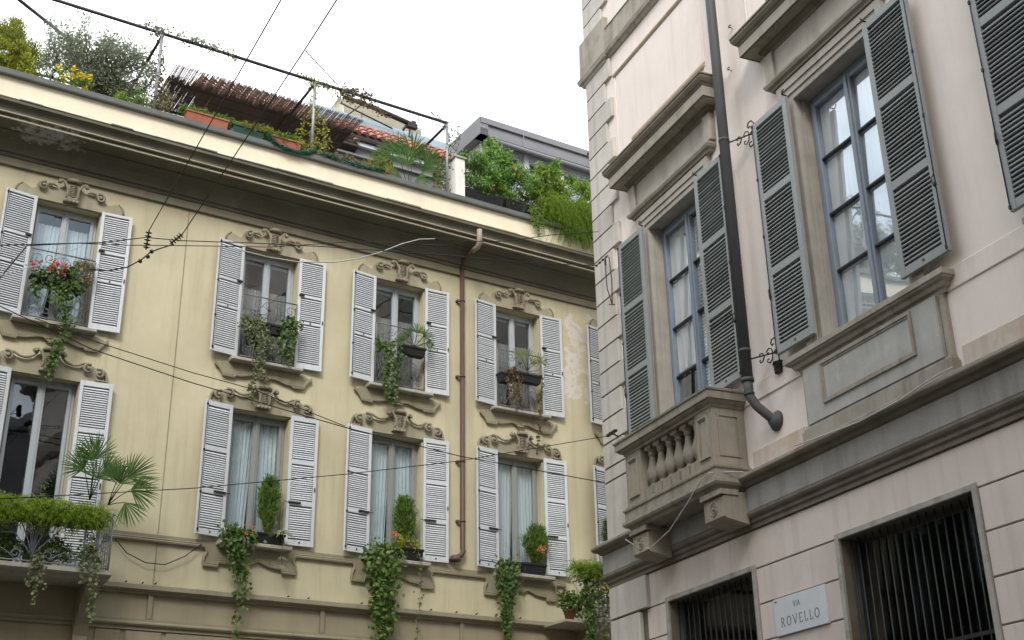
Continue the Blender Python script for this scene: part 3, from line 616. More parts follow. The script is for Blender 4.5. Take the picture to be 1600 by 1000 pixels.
# ================================================================== PINK BUILDING
P = thing('pink_building', FR, (-17, 0, 0), 'pink stuccoed palazzo with granite quoins, hooded stone windows, dark green shutters and a stone balcony', 'building')
UC = [-14.34, -10.42, -6.40, -2.40, 1.60]; RW = .80; RZ = (7.29, 10.75)
GW = [(-15.32, -13.20), (-11.42, -9.26), (-7.47, -5.31), (-3.47, -1.31), (.53, 2.69)]
hol = [(c-RW, c+RW, *RZ) for c in UC]+[(c-.65, c+.65, 16.0, 17.2) for c in UC]
part('wall', wall(-16.98, 5.8, 5.45, 18.2, hol, depth=.42), 'pink', P)
blk = wall(-16.98, 5.8, 0, 5.45, [(a, b, 1.3, 4.94) for a, b in GW], w=-.012, depth=.45); part('ground_floor_backing', blk, 'stone_dark', P)
# rusticated courses, joints recessed
zc = [0, .5, .935, 1.38, 1.825, 2.27, 2.715, 3.16, 3.61, 4.065, 4.51, 4.955, 5.445]
for i, (a, b) in enumerate(zip(zc, zc[1:])):
    cuts = [-15.95]
    for x0, x1 in GW:
        if b > 1.3 and a < 4.94: cuts += [x0-.075, x1+.075]
    cuts += [5.8]
    for x0, x1 in zip(cuts[::2], cuts[1::2]):
        part('stucco_course', MB().bevbox(x0, x1, -.011, .0, a+.010, b-.008, .006), 'pink_low', P, (x0, 0, a))
crR = MB(); crR.box(-16.7, 5.6, -8, -2.3, 0, 5.5).box(-16.7, 5.6, -8, -2.1, 5.5, 18.1); crR.box(-16.9, -16.7, -8, -.05, 0, 18.1); crR.box(5.6, 5.79, -8, -.02, 0, 18.1); part('core', crR, 'pink', P)
# quoins
zq = [6.16, 7.08]+[7.31+.405*i for i in range(1, 27)]
zq = [6.16, 7.08, 7.305]+[7.71+.405*i for i in range(0, 26)]
def quoin(u_end, z0, z1, w1=.055, far=False, name='quoin'):
    c = .085; g_ = .016; uo = -17.05
    pts = [(uo, -.45), (uo, w1-c), (uo+c, w1), (u_end-.015, w1), (u_end, w1-.018), (u_end, 0), (uo+.1, 0), (uo+.1, -.45)]
    mb = MB(); n = len(pts); e_ = .010
    inn = [(a+(e_ if i < 2 else 0)*1, b) for i, (a, b) in enumerate(pts)]
    if far: pts = [(5.82-(a+17.05)*1, b) for a, b in pts]
    v = [(a, b, z0+g_) for a, b in pts]+[(a, b, z1-g_) for a, b in pts]
    mb.add(v, [tuple(range(n)), tuple(range(2*n-1, n-1, -1))]+[(i, i+n, (i+1) % n+n, (i+1) % n) for i in range(n)])
    part(name, mb, 'quoin', P, (-17 if not far else 5.8, 0, z0))
for i, (a, b) in enumerate(zip(zq, zq[1:])):
    if a >= 18.0: break
    if 14.55 < a < 15.2: continue
    e_ = -16.06 if i % 2 else -16.28
    if i < 2: e_ = -15.95
    quoin(e_, a, min(b, 18.1))
    if a > 7.4: quoin(e_, a, min(b, 18.1), far=True)
for a, b, e_ in ((4.95, 5.44, -15.84), (4.51, 4.945, -16.08), (4.065, 4.50, -15.84), (3.61, 4.055, -16.08), (2.7, 3.6, -15.84), (1.5, 2.69, -16.08), (0, 1.49, -15.84)): quoin(e_, a, b, .075)
qb = MB(); n_ = [(-17.028, -.44), (-17.028, -.035), (-16.955, .036), (-16.34, .036), (-16.34, -.3)]
for z0, z1 in ((0, 5.44), (6.15, 18.1)): qb = MB(); qb.add([(a, b, z0) for a, b in n_]+[(a, b, z1) for a, b in n_], [(4, 3, 2, 1, 0), (5, 6, 7, 8, 9)]+[(i, (i+1) % 5, (i+1) % 5+5, i+5) for i in range(5)]); part('quoin_backing', qb, 'stone_dark', P)
# string course wrapping the corner
sp = [(0, 5.45), (.035, 5.45), (.035, 5.50), (.065, 5.52), (.065, 5.56), (.105, 5.585), (.12, 5.61), (.12, 5.64), (.09, 5.655), (.09, 5.955), (.12, 5.97), (.15, 6.00), (.20, 6.02), (.225, 6.05), (.225, 6.10), (.19, 6.115), (0, 6.14)]
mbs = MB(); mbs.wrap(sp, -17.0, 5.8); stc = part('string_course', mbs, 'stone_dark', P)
part('fascia', MB().wrap([(.0905, 5.658), (.096, 5.66), (.096, 5.952), (.0905, 5.954)], -17.0, 5.8), 'fascia', stc)
part('ledge', MB().wrap([(.2255, 6.062), (.229, 6.064), (.229, 6.098), (.195, 6.119), (.02, 6.143)], -17.0, 5.8), 'stone', stc)
for u in (-13.05, -11.95, -9.75, -7.75, -5.5): part('string_joint', MB().box(u-.004, u+.004, .089, .0925, 5.66, 5.95), 'stone_dark', P)
# plinth course and belt
for a, b in ((-12.93, -11.82), (-9.06, -7.85), (-5.0, -3.9)):
    part('plinth_course', MB().bevbox(a, b, 0, .022, 6.15, 6.42, .006), 'plinth', P, (a, 0, 6.2))
    part('belt_course', MB().bevbox(a-.1, b+.1, 0, .020, 7.06, 7.30, .008), 'pink', P, (a, 0, 7.1))
# upper band, tablets, top cornice
part('upper_band', MB().wrap([(0, 14.60), (.03, 14.60), (.06, 14.64), (.10, 14.66), (.12, 14.72), (.09, 14.745), (.06, 14.75), (.05, 15.22), (.07, 15.24), (0, 15.25)], -16.9, 5.7), 'stone', P)
part('corner_block', MB().wrap([(.0, 14.56), (.07, 14.56), (.085, 14.60), (.12, 14.62), (.145, 14.70), (.12, 14.74), (.10, 14.75), (.09, 15.50), (0, 15.51)], -17.0, -16.22), 'stone', P)
part('main_cornice', MB().wrap([(0, 17.35), (.06, 17.35), (.08, 17.5), (.2, 17.58), (.45, 17.66), (.5, 17.85), (.62, 18.0), (.62, 18.08), (0, 18.2)], -17.0, 5.8), 'stone', P)
M['tablet'] = mat('stained_tablet_edge', (.45, .36, .27), .9, .12, 5, .1, 30, streak=.3, sc=(.30, .22, .15))
for k, c in enumerate(UC):
    d = c-UC[0]
    part('tablet', MB().bevbox(-15.93+d, -13.24+d, 0, .012, 12.30, 14.10, .008), 'pink', P, (c, 0, 13))
    part('tablet_top_moulding', MB().extr([(0, 14.10), (.02, 14.10), (.045, 14.13), (.045, 14.16), (0, 14.19)], -15.98+d, -13.18+d), 'tablet', P, (c, 0, 14))
    part('tablet_foot_moulding', MB().extr([(.012, 12.53), (.035, 12.53), (.05, 12.56), (.05, 12.60), (.012, 12.64)], -15.45+d, -13.18+d), 'tablet', P, (c, 0, 12.6))
    for a in (-15.98, -13.215): part('tablet_edge', MB().bevbox(a+d, a+.035+d, 0, .022, 12.30, 14.098, .006), 'pink', P, (a+d, 0, 13))

# --- the hooded windows
def rwin(c, detail=True):
    mb = MB()
    # frieze and casing
    mb.box(c-1.18, c+1.18, 0, .05, 11.205, 11.66)
    case = part('window_casing', mb, 'casing', P, (c, 0, 7.3))
    ch = MB(); ow, iw = 1.07, RW
    for k, (a, b, wv) in enumerate(((iw, iw+.075, .045), (iw+.075, iw+.17, .065), (iw+.17, ow, .085))):
        zi = RZ[1]+(a-iw); zo = RZ[1]+(b-iw)
        for s in (-1, 1):
            x0, x1 = sorted((c+s*a, c+s*b)); ch.box(x0, x1, 0, wv, RZ[0]+.01, zo)
        ch.box(c-a, c+a, 0, wv, zi, zo)
    ch.box(c-ow, c+ow, 0, .045, RZ[1]+.271, 11.05)
    part('architrave', ch, 'casing', case)
    part('casing_cap', MB().wrap([(0, 11.052), (.09, 11.052), (.10, 11.08), (.14, 11.10), (.16, 11.14), (.16, 11.17), (.10, 11.19), (0, 11.203)], c-1.08, c+1.08), 'stone', case)
    for s in (-1, 1):
        x0, x1 = sorted((c+s*1.06, c+s*1.25)); part('pilaster', MB().bevbox(x0, x1, 0, .10, 11.21, 11.655, .01), 'casing', case)
    hd = part('window_hood', MB().wrap([(0, 11.66), (.06, 11.66), (.08, 11.70), (.115, 11.715), (.13, 11.75), (.13, 11.775), (.285, 11.775), (.285, 11.76), (.31, 11.76), (.31, 11.93), (.325, 11.94), (.335, 11.96), (.36, 11.98), (.39, 12.03), (.395, 12.055), (.38, 12.07), (.40, 12.075), (.40, 12.10), (0, 12.17)], c-1.16, c+1.16), 'stone_dark', P, (c, 0, 11.9))
    part('corona', MB().wrap([(.311, 11.765), (.318, 11.765), (.318, 11.925), (.311, 11.925)], c-1.16, c+1.16), 'stone', hd)
    # reveals in stone are the wall's own; window frame
    w = -.20; a, b = c-RW+.003, c+RW-.003; z0, z1 = RZ
    f = MB()
    def fb(*q): f.bevbox(*q, .008)
    fb(a, a+.075, w-.07, w, z0, z1); fb(b-.075, b, w-.07, w, z0, z1); fb(a+.076, b-.076, w-.07, w, z1-.09, z1-.002)
    rows = [z0+.10, 8.22, 9.00, 9.80, z1-.10]
    for l, r in ((a+.078, c-.004), (c+.004, b-.078)):
        fb(l, l+.06, w-.06, w+.02, z0+.01, z1-.095); fb(r-.06, r, w-.06, w+.02, z0+.01, z1-.095)
        fb(l+.061, r-.061, w-.06, w+.018, z1-.16, z1-.096); fb(l+.061, r-.061, w-.06, w+.018, z0+.01, z0+.12)
    f.bevbox(c-.03, c+.03, w+.02, w+.045, z0+.01, z1-.10, .008)
    fo = part('window', f, 'frame_r', P, (c, w, z0))
    for l, r in ((a+.078, c-.004), (c+.004, b-.078)):
        for z in rows[1:-1]: part('glazing_bar', MB().bevbox(l+.061, r-.061, w-.045, w+.012, z-.016, z+.016, .006), 'muntin', fo, (l, w, z))
    for l, r in ((a+.078, c-.004), (c+.004, b-.078)):
        for q, (p0, p1) in enumerate(zip(rows, rows[1:])):
            tl = -.026+rnd.uniform(-.003, .003)
            part('pane', MB().quad((l+.058, w-.018, p0+.018), (l+.058, w-.018+tl, p1-.018), (r-.058, w-.018+tl, p1-.018), (r-.058, w-.018, p0+.018)), 'glass_r', fo, ((l+r)/2, w, (p0+p1)/2))
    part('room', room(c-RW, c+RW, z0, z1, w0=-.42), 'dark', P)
    for s in (-1, 1):
        rl = MB(); x0, x1 = sorted((c+s*(RW-.001), c+s*(RW-.012))); rl.box(x0, x1, -.196, .043, z0+.002, z1-.001)
        x0, x1 = sorted((c+s*(RW-.0125), c+s*(RW-.028))); rl.box(x0, x1, -.196, -.10, z0+.002, z1-.014); part('jamb_lining', rl, 'casing', case)
    part('lintel_lining', MB().box(c-RW+.0125, c+RW-.0125, -.196, .043, z1-.012, z1-.001), 'casing', case)
    return fo
WR = [rwin(c) for c in UC]
# curtains and blinds
for i, c in enumerate(UC):
    if i == 0:
        q = curtain(c-.68, c-.06, 8.30, 10.7, -.262, 3, .012, 0, seed=3); part('curtain', q, 'curt_w', WR[i])
        cr_ = MB(); v = []; nn = 24
        for j in range(7):
            for k in range(nn+1): v.append((c-.66+.56*k/nn, -.270+.015*math.sin(k*1.9+j*2.1)*(1-abs(j-3)/4), 8.24+.16*j/6+.03*math.sin(k*.9+j)))
        cr_.add(v, [(j*(nn+1)+k, (j+1)*(nn+1)+k, (j+1)*(nn+1)+k+1, j*(nn+1)+k+1) for j in range(6) for k in range(nn)], True); part('gathered_hem', cr_, 'curt_w', WR[i])
        q = MB()
        for k in range(60): q.box(c+.06, c+.70, -.275, -.262, 7.45+.052*k, 7.45+.052*k+.036)
        part('slatted_blind', q, 'curt_w', WR[i], kind='stuff')
    else:
        q = curtain(c-.70, c+.70, 7.30, 10.72, -.262, 3, .003, 0, seed=3+i, n=90)
        for k in range(len(q.v)):
            u_, w_, z_ = q.v[k]; q.v[k] = (u_, w_+.005*math.sin(z_*27+u_*6), z_)
        part('curtain', q, 'curt_w', WR[i])
# shutters
railsR = [(0, .11), (1.06, 1.17), (2.14, 2.25), (3.27, 3.36)]
for i, c in enumerate(UC[:3]):
    for s in (-1, 1):
        if i == 2 and s == 1: continue
        sh = shutter(P, 'shut_r', (c+s*(RW+.0), 0), 7.40, 3.36, .77, .05, .085, railsR, .054, slat_r, s, R(1.0)*s*-1*rnd.uniform(.3, 1.2), .115, True)
        hx = ORI[sh][0]; lt = MB(); e_ = hx+s*.755
        lt.tube([(e_, .172, 7.42), (e_, .172, 10.74)], .006, 5)
        for z in (7.44, 8.2, 9.05, 9.9, 10.72): lt.box(e_-.012, e_+.012, .165, .182, z-.02, z+.02)
        lt.tube([(e_, .18, 8.15), (e_-s*.015, .20, 8.20), (e_-s*.015, .20, 8.27), (e_, .18, 8.30)], .008, 5)
        part('lock_rod', lt, 'iron', sh)
        mk = MB(); q = hx+s*.38
        pts = [(q+.012*math.cos(R(30*k)), .1655, 7.462+.014*math.sin(R(30*k))) for k in range(13)]; mk.tube(pts, .0028, 4)
        mk.box(q+.016, q+.023, .164, .1665, 7.44, 7.475); part('painted_mark', mk, 'iron', sh)
        hk = MB(); hk.tube([(hx+s*.04, .10, 10.80), (hx+s*.04, .17, 10.81), (hx+s*.02, .18, 10.85), (hx+s*.0, .16, 10.86)], .011, 5); part('hinge_pin', hk, 'iron', sh)
for c in UC[1:]:
    part('window_sill', MB().wrap([(0, 7.06), (.05, 7.06), (.06, 7.10), (.10, 7.115), (.12, 7.16), (.16, 7.175), (.17, 7.19), (.19, 7.20), (.19, 7.26), (.17, 7.275), (0, 7.285)], c-1.25, c+1.25), 'stone', P, (c, 0, 7.2))
    ap = MB(); ap.box(c-1.18, c+1.18, 0, .10, 6.36, 7.055)
    a = part('apron', ap, 'apron', P, (c, 0, 6.7), label=None)
    # recessed field framed by a moulding
    fr_ = MB()
    for k, (e0, e1, wv) in enumerate(((0, .03, .125), (.03, .055, .112))):
        x0, x1, y0, y1 = c-.84+e0, c+.80-e0, 6.52+e0, 7.03-e0
        d_ = e1-e0
        fr_.box(x0, x1, .1005, wv, y1-d_, y1); fr_.box(x0, x1, .1005, wv, y0, y0+d_); fr_.box(x0, x0+d_, .1005, wv, y0+d_, y1-d_); fr_.box(x1-d_, x1, .1005, wv, y0+d_, y1-d_)
    part('panel_moulding', fr_, 'stone', a)
    part('apron_base', MB().wrap([(0, 6.142), (.12, 6.142), (.12, 6.29), (.10, 6.30), (.10, 6.325), (.085, 6.34), (.085, 6.358), (0, 6.359)], c-1.18, c+1.18), 'stone', a)
    for s in (-1, 1):
        x0, x1 = sorted((c+s*1.183, c+s*1.26)); part('apron_pilaster', MB().bevbox(x0, x1, 0, .06, 6.36, 7.055, .01), 'stone', a)

# --- stone balcony of the corner window
c = UC[0]; BA = (-15.45, -13.07); W = .50
bal = part('balcony', MB().wrap([(0, 6.142), (.50, 6.142)], -15.0, -13.6) if False else MB().box(BA[0]-.02, BA[1]+.02, .0, .52, 6.03, 6.22), 'balc', P, (c, 0, 6.1))
def bw(prof, nm, m='balc'):  # mitred band round the balcony
    mb = MB(); rings = [[(BA[0]-a, 0, b), (BA[0]-a, W+a, b), (BA[1]+a, W+a, b), (BA[1]+a, 0, b)] for a, b in prof]
    v = [p for r_ in rings for p in r_]; f = []
    for i in range(len(prof)-1):
        for j in range(3): f.append((4*i+j, 4*i+j+1, 4*i+j+5, 4*i+j+4))
    k = 4*(len(prof)-1); f += [(3, 2, 1, 0), (k, k+1, k+2, k+3)]; mb.add(v, f); return part(nm, mb, m, bal)
bw([(-.06, 5.93), (-.02, 5.94), (.0, 5.97), (.05, 5.99), (.07, 6.02), (.07, 6.06), (.045, 6.07), (.035, 6.075), (.035, 6.20), (.055, 6.21), (.06, 6.235), (.02, 6.25), (.02, 6.275), (0, 6.28)], 'slab')
bw([(-.06, 7.04), (0.01, 7.04), (.02, 7.07), (.06, 7.09), (.08, 7.11), (.08, 7.12), (.11, 7.125), (.11, 7.22), (.13, 7.235), (.135, 7.26), (.10, 7.28)], 'handrail')
def pedestal(u0, u1, w0, w1, nm='pedestal', side=False):
    o = part(nm, MB().box(u0, u1, w0, w1, 6.281, 7.039), 'balc', bal, (u0, w0, 6.3)); return o
def pframe(mb, x0, x1, y0, y1, w):
    for e0, e1, d in ((0, .024, .028), (.024, .044, .014)):
        k = e1-e0; a_, b_, c_, d_ = x0+e0, x1-e0, y0+e0, y1-e0
        mb.box(a_, b_, w, w+d, d_-k, d_); mb.box(a_, b_, w, w+d, c_, c_+k); mb.box(a_, a_+k, w, w+d, c_+k, d_-k); mb.box(b_-k, b_, w, w+d, c_+k, d_-k)
pedestal(BA[0], -14.99, .16, W); pedestal(-13.50, BA[1], .16, W)
for q_ in ((BA[0]+.09, -15.07), (-13.42, BA[1]-.09)): pm = MB(); pframe(pm, *q_, 6.38, 6.95, W+.0005); part('panel_moulding', pm, 'balc', bal)
part('side_panel', MB().box(BA[1]-.14, BA[1]-.001, 0, .1595, 6.281, 7.039), 'balc', bal); part('side_panel', MB().box(BA[0]+.001, BA[0]+.14, 0, .1595, 6.281, 7.039), 'balc', bal)
sp_ = MB()
for y0, y1, z0, z1 in ((.10, .125, 6.38, 6.95), (.40, .425, 6.38, 6.95)): sp_.box(BA[1]+.0005, BA[1]+.014, y0, y1, z0, z1)
for z0, z1 in ((6.38, 6.405), (6.925, 6.95)): sp_.box(BA[1]+.0005, BA[1]+.014, .1255, .3995, z0, z1)
part('panel_moulding', sp_, 'balc', bal)
bp = [(.075, 6.44), (.075, 6.455), (.05, 6.47), (.045, 6.49), (.06, 6.505), (.085, 6.55), (.098, 6.60), (.095, 6.65), (.078, 6.71), (.058, 6.78), (.046, 6.85), (.044, 6.895), (.06, 6.905), (.062, 6.925), (.05, 6.935), (.052, 6.95), (.078, 6.975), (.085, 6.985)]
b0 = MB().lathe(bp, (-14.86, .38), 16); b0.box(-14.86-.085, -14.86+.085, .295, .465, 6.985, 7.039); b0.box(-14.86-.095, -14.86+.095, .285, .475, 6.281, 6.44)
bo = part('baluster', b0, 'balc', bal, (-14.86, .38, 6.3))
for k in range(1, 6): cp(bo, bal, (.248*k, 0, 0))
# consoles with a rosette
for u0, u1 in ((-13.50, -13.04), (-15.44, -15.00)):
    cs = part('console', MB().extr([(.091, 5.50), (.42, 5.56), (.455, 5.585), (.455, 5.84), (.40, 5.86), (.091, 5.93)], u0, u1), 'balc', bal, (u0, .09, 5.5))
    part('console_cap', MB().box(u0-.02, u1+.02, .226, .50, 5.861, 5.929), 'balc', cs)
    ro = MB(); cu = (u0+u1)/2+.0; cz = 5.715
    for rr_ in (.085, .05): ro.tube([(cu+rr_*math.cos(R(24*k)), .458, cz+rr_*math.sin(R(24*k))) for k in range(16)], .010, 5)
    ro.ball((cu, .46, cz), .025, 8, 5); part('rosette', ro, 'balc', cs)

# --- ground-floor windows
for i, (a, b) in enumerate(GW):
    z0, z1 = 1.3, 4.94; f = MB(); t = .07
    f.bevbox(a-t, a, -.01, .028, z0, z1+t, .006); f.bevbox(b, b+t, -.01, .028, z0, z1+t, .006); f.bevbox(a+.001, b-.001, -.01, .028, z1, z1+t, .006)
    fo = part('barred_window', f, 'lintel', P, (a, 0, z0))
    part('reveal_lining', MB().box(a+.001, a+.006, -.24, -.012, z0, z1-.001), 'stone_dark', fo); part('reveal_lining', MB().box(b-.006, b-.001, -.24, -.012, z0, z1-.001), 'stone_dark', fo)
    bars = MB(); n = int((b-a)/.135)
    for k in range(n+1): u = a+.06+(b-a-.12)*k/n; bars.tube([(u, -.11, z0), (u, -.11, z1)], .010, 6)
    for z in (3.60, 2.3): bars.box(a+.006, b-.006, -.122, -.098, z-.02, z+.02)
    part('iron_bars', bars, 'iron', fo)
    part('dark_pane', MB().quad((a, -.20, z0), (a, -.20, z1), (b, -.20, z1), (b, -.20, z0)), 'glass_dark', fo)
    fm = MB()
    for u in (a+.04, b-.04): fm.box(u-.03, u+.03, -.24, -.201, z0, z1)
    part('inner_frame', fm, 'muntin', fo)
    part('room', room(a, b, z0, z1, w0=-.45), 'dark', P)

# --- tall grey downpipe
pu, pw, pr_ = -12.52, .27, .072
pp = MB().tube([(pu, pw, 18.1), (pu, pw, 7.22)], pr_, 20); pd = part('downpipe', pp, 'pipe_r', P, (pu, pw, 7.2))
part('elbow', MB().tube([(pu, pw, 7.24), (pu, pw, 7.10), (pu+.0, pw-.005, 7.02), (pu+.06, pw-.06, 6.87), (pu+.14, .06, 6.70), (pu+.15, .04, 6.69)], [.066, .062, .06, .06, .06, .06], 16), 'pipe_r', pd)
part('pipe_collar', MB().tube([(pu, pw, 7.26), (pu, pw, 7.215)], .084, 18), 'pipe_r', pd)
part('wall_flange', MB().tube([(pu+.16, .0, 6.67), (pu+.16, .03, 6.67), (pu+.15, .055, 6.68), (pu+.145, .09, 6.69)], [.135, .13, .09, .065], 20), 'pipe_r', pd)
for z in (10.78, 7.62, 13.9, 16.5): part('pipe_ring', MB().tube([(pu, pw, z), (pu, pw, z+.04)], pr_+.006, 18), 'pipe_r', pd)
part('copper_seam', MB().tube([(pu, pw, 7.06), (pu+.002, pw-.004, 7.035)], .070, 16), 'pot_green', pd)
def scrollbr(u, z, s=1.0):
    mb = MB(); r = .010; w_ = .09
    mb.tube([(u-.10, .24, z+.01), (u+.26, w_, z-.01)], .011, 5)
    for q in (-1, 1):
        mb.tube([(u+.21, w_, z), (u+.30, w_, z+q*.05), (u+.31, w_, z+q*.13), (u+.26, w_, z+q*.19), (u+.19, w_, z+q*.19), (u+.165, w_, z+q*.145), (u+.19, w_, z+q*.11), (u+.225, w_, z+q*.125)], r, 5)
        mb.tube([(u+.20, w_+.01, z), (u+.17, w_, z+q*.07), (u+.11, w_, z+q*.10), (u+.06, w_, z+q*.07), (u+.07, w_, z+q*.035), (u+.105, w_, z+q*.045)], r*.9, 5)
        mb.tube([(u+.07, .14, z), (u+.03, .14, z+q*.055), (u-.02, .14, z+q*.06), (u-.04, .14, z+q*.03), (u-.015, .14, z+q*.022)], r*.9, 5)
    return part('scroll_bracket', mb, 'iron', P, (u, 0, z))
scrollbr(-12.36, 10.73, 1.35); scrollbr(-12.36, 7.50, 1.35)
part('lamp_box', MB().bevbox(-12.22, -12.10, .0, .07, 7.24, 7.40, .01), 'iron', P, (-12.2, 0, 7.3))
for u, z in ((-12.42, 12.72), (-12.55, 12.07)):
    part('wall_hook', MB().tube(spiral((u, z), .03, .012, 0, R(330), .05, 10), .008, 4).tube([(u, 0, z-.02), (u+.03, .06, z-.03)], .007, 4), 'iron', P, (u, 0, z))
part('wall_hook', MB().tube([(-17.06, 0, 13.2), (-17.12, .0, 13.2), (-17.13, 0, 13.23), (-17.10, 0, 13.25)], .012, 5), 'iron', P, (-17.05, 0, 13.2))
# wire anchors at the corner
an = MB()
an.tube([(-16.55, .06, 10.75), (-16.30, .20, 10.72)], .012, 5); an.tube([(-16.62, .2, 10.74), (-16.2, .2, 10.74)], .008, 5)
for k in range(4): an.ball((-16.62+.12*k, .2, 10.74), .022, 6, 4)
an.tube([(-16.38, .17, 10.73), (-16.34, .17, 10.2), (-16.20, .17, 9.86)], .009, 5); an.tube([(-16.22, .17, 10.73), (-16.17, .17, 10.3), (-16.20, .17, 9.86)], .009, 5); an.tube([(-16.30, .17, 9.90), (-16.12, .17, 9.82)], .01, 5)
part('wire_anchor', an, 'iron', P, (-16.4, .1, 10.7))
an = MB(); an.tube([(-16.45, .06, 7.72), (-16.35, .22, 7.72)], .014, 5); an.box(-16.5, -16.2, .20, .24, 7.70, 7.74)
for k in range(5): an.ball((-16.45+.06*k, .23, 7.72+.01*(k % 2)), .022, 6, 4)
part('wire_anchor', an, 'iron', P, (-16.4, .1, 7.7))
# street sign
sg = thing('street_sign', FR, (-12.27, 0, 4.28), 'white marble street name plate reading VIA ROVELLO on the pink wall', 'sign')
part('plaque', MB().bevbox(-12.785, -11.755, .001, .035, 4.06, 4.50, .004), 'marble', sg)
SER = .006
GLY = {'V': [((0, 1), (.36, 0)), ((.36, 0), (.72, 1)), ((-.09, 1), (.12, 1)), ((.6, 1), (.8, 1))], 'I': [((.1, 0), (.1, 1)), ((0, 1), (.2, 1)), ((0, 0), (.2, 0))],
       'A': [((0, 0), (.34, 1)), ((.34, 1), (.70, 0)), ((.12, .36), (.56, .36)), ((-.08, 0), (.1, 0)), ((.6, 0), (.78, 0))],
       'R': [((.08, 0), (.08, 1)), ((0, 0), (.18, 0)), ((0, 1), (.3, 1)), ((.3, 1), (.48, .92)), ((.48, .92), (.52, .76)), ((.52, .76), (.46, .6)), ((.46, .6), (.3, .52)), ((.08, .52), (.3, .52)), ((.3, .52), (.62, 0)), ((.56, 0), (.7, 0))],
       'E': [((.08, 0), (.08, 1)), ((0, 1), (.5, 1)), ((0, 0), (.52, 0)), ((.08, .52), (.4, .52)), ((.5, 1), (.5, .86)), ((.52, 0), (.52, .15))],
       'L': [((.08, 0), (.08, 1)), ((0, 1), (.18, 1)), ((0, 0), (.5, 0)), ((.5, 0), (.5, .16))],
       'O': [((.38+.38*math.cos(R(22.5*k)), .5+.5*math.sin(R(22.5*k))), (.38+.38*math.cos(R(22.5*(k+1))), .5+.5*math.sin(R(22.5*(k+1))))) for k in range(16)]}
WID = {'V': .72, 'I': .2, 'A': .7, 'R': .66, 'E': .54, 'L': .52, 'O': .76}
def letters(txt, u0, z0, h, gap, th):
    u = u0
    for ch in txt:
        mb = MB()
        for (x0, y0), (x1, y1) in GLY[ch]:
            a = Vector((u+x0*h, 0, z0+y0*h)); b = Vector((u+x1*h, 0, z0+y1*h)); d = (b-a).normalized(); n = Vector((-d.z, 0, d.x))
            t = th*(1 if abs(d.z) > .5 else .6)
            q = [a+n*t/2-d*t*.3, b+n*t/2+d*t*.3, b-n*t/2+d*t*.3, a-n*t/2-d*t*.3]
            mb.prism([(p.x, p.z) for p in q], .0351, .0358)
        part('letter', mb, 'letter', sg, (u, .035, z0)); u += WID[ch]*h+gap
letters('VIA', -12.385, 4.355, .062, .016, .0095)
letters('ROVELLO', -12.655, 4.155, .105, .047, .014)
part('corner_mark', MB().box(-12.76, -12.71, .0351, .0357, 4.455, 4.475), 'letter', sg)

# ================================================================== OTHER BUILDINGS: ONE REFLECTED IN THE PANES, ONE ADDED TO BLOCK LIGHT
G = thing('grey_building', FR, (8.5, 0, 0), 'plain grey rendered building beyond the pink palazzo, seen only as a reflection', 'building')
part('wall', MB().box(8.5, 26, -10, 0, 0, 17), 'greywall', G)
part('roof', MB().extr([(.4, 17.001), (.4, 17.2), (-5, 19.5), (-10, 17.2), (-10, 17.001)], 8.3, 26.2), 'zinc', G)
for k in range(5):
    for z in (6.5, 10, 13.5): part('window', MB().bevbox(10+3.2*k, 11.2+3.2*k, .0, .03, z, z+2, .01), 'dark', G, (10+3.2*k, 0, z))

B2 = thing('shading_block', FW, (-14, 7, 0), 'plain ochre block added behind the viewer to shade the lower facades', 'building')  # unseen block, added to cut sun and sky off the lower facades
part('wall', MB().box(-34, 9, 7, 22, 0, 24), 'stucco2', B2); part('roof', MB().box(-34.3, 9.3, 6.7, 22, 24.001, 24.3), 'cornice', B2)
for k in range(10):
    for z in (2, 6, 10, 14, 18): part('window', MB().box(-32+4*k, -30.8+4*k, 6.95, 6.999, z, z+2), 'dark', B2, (-32+4*k, 7, z))

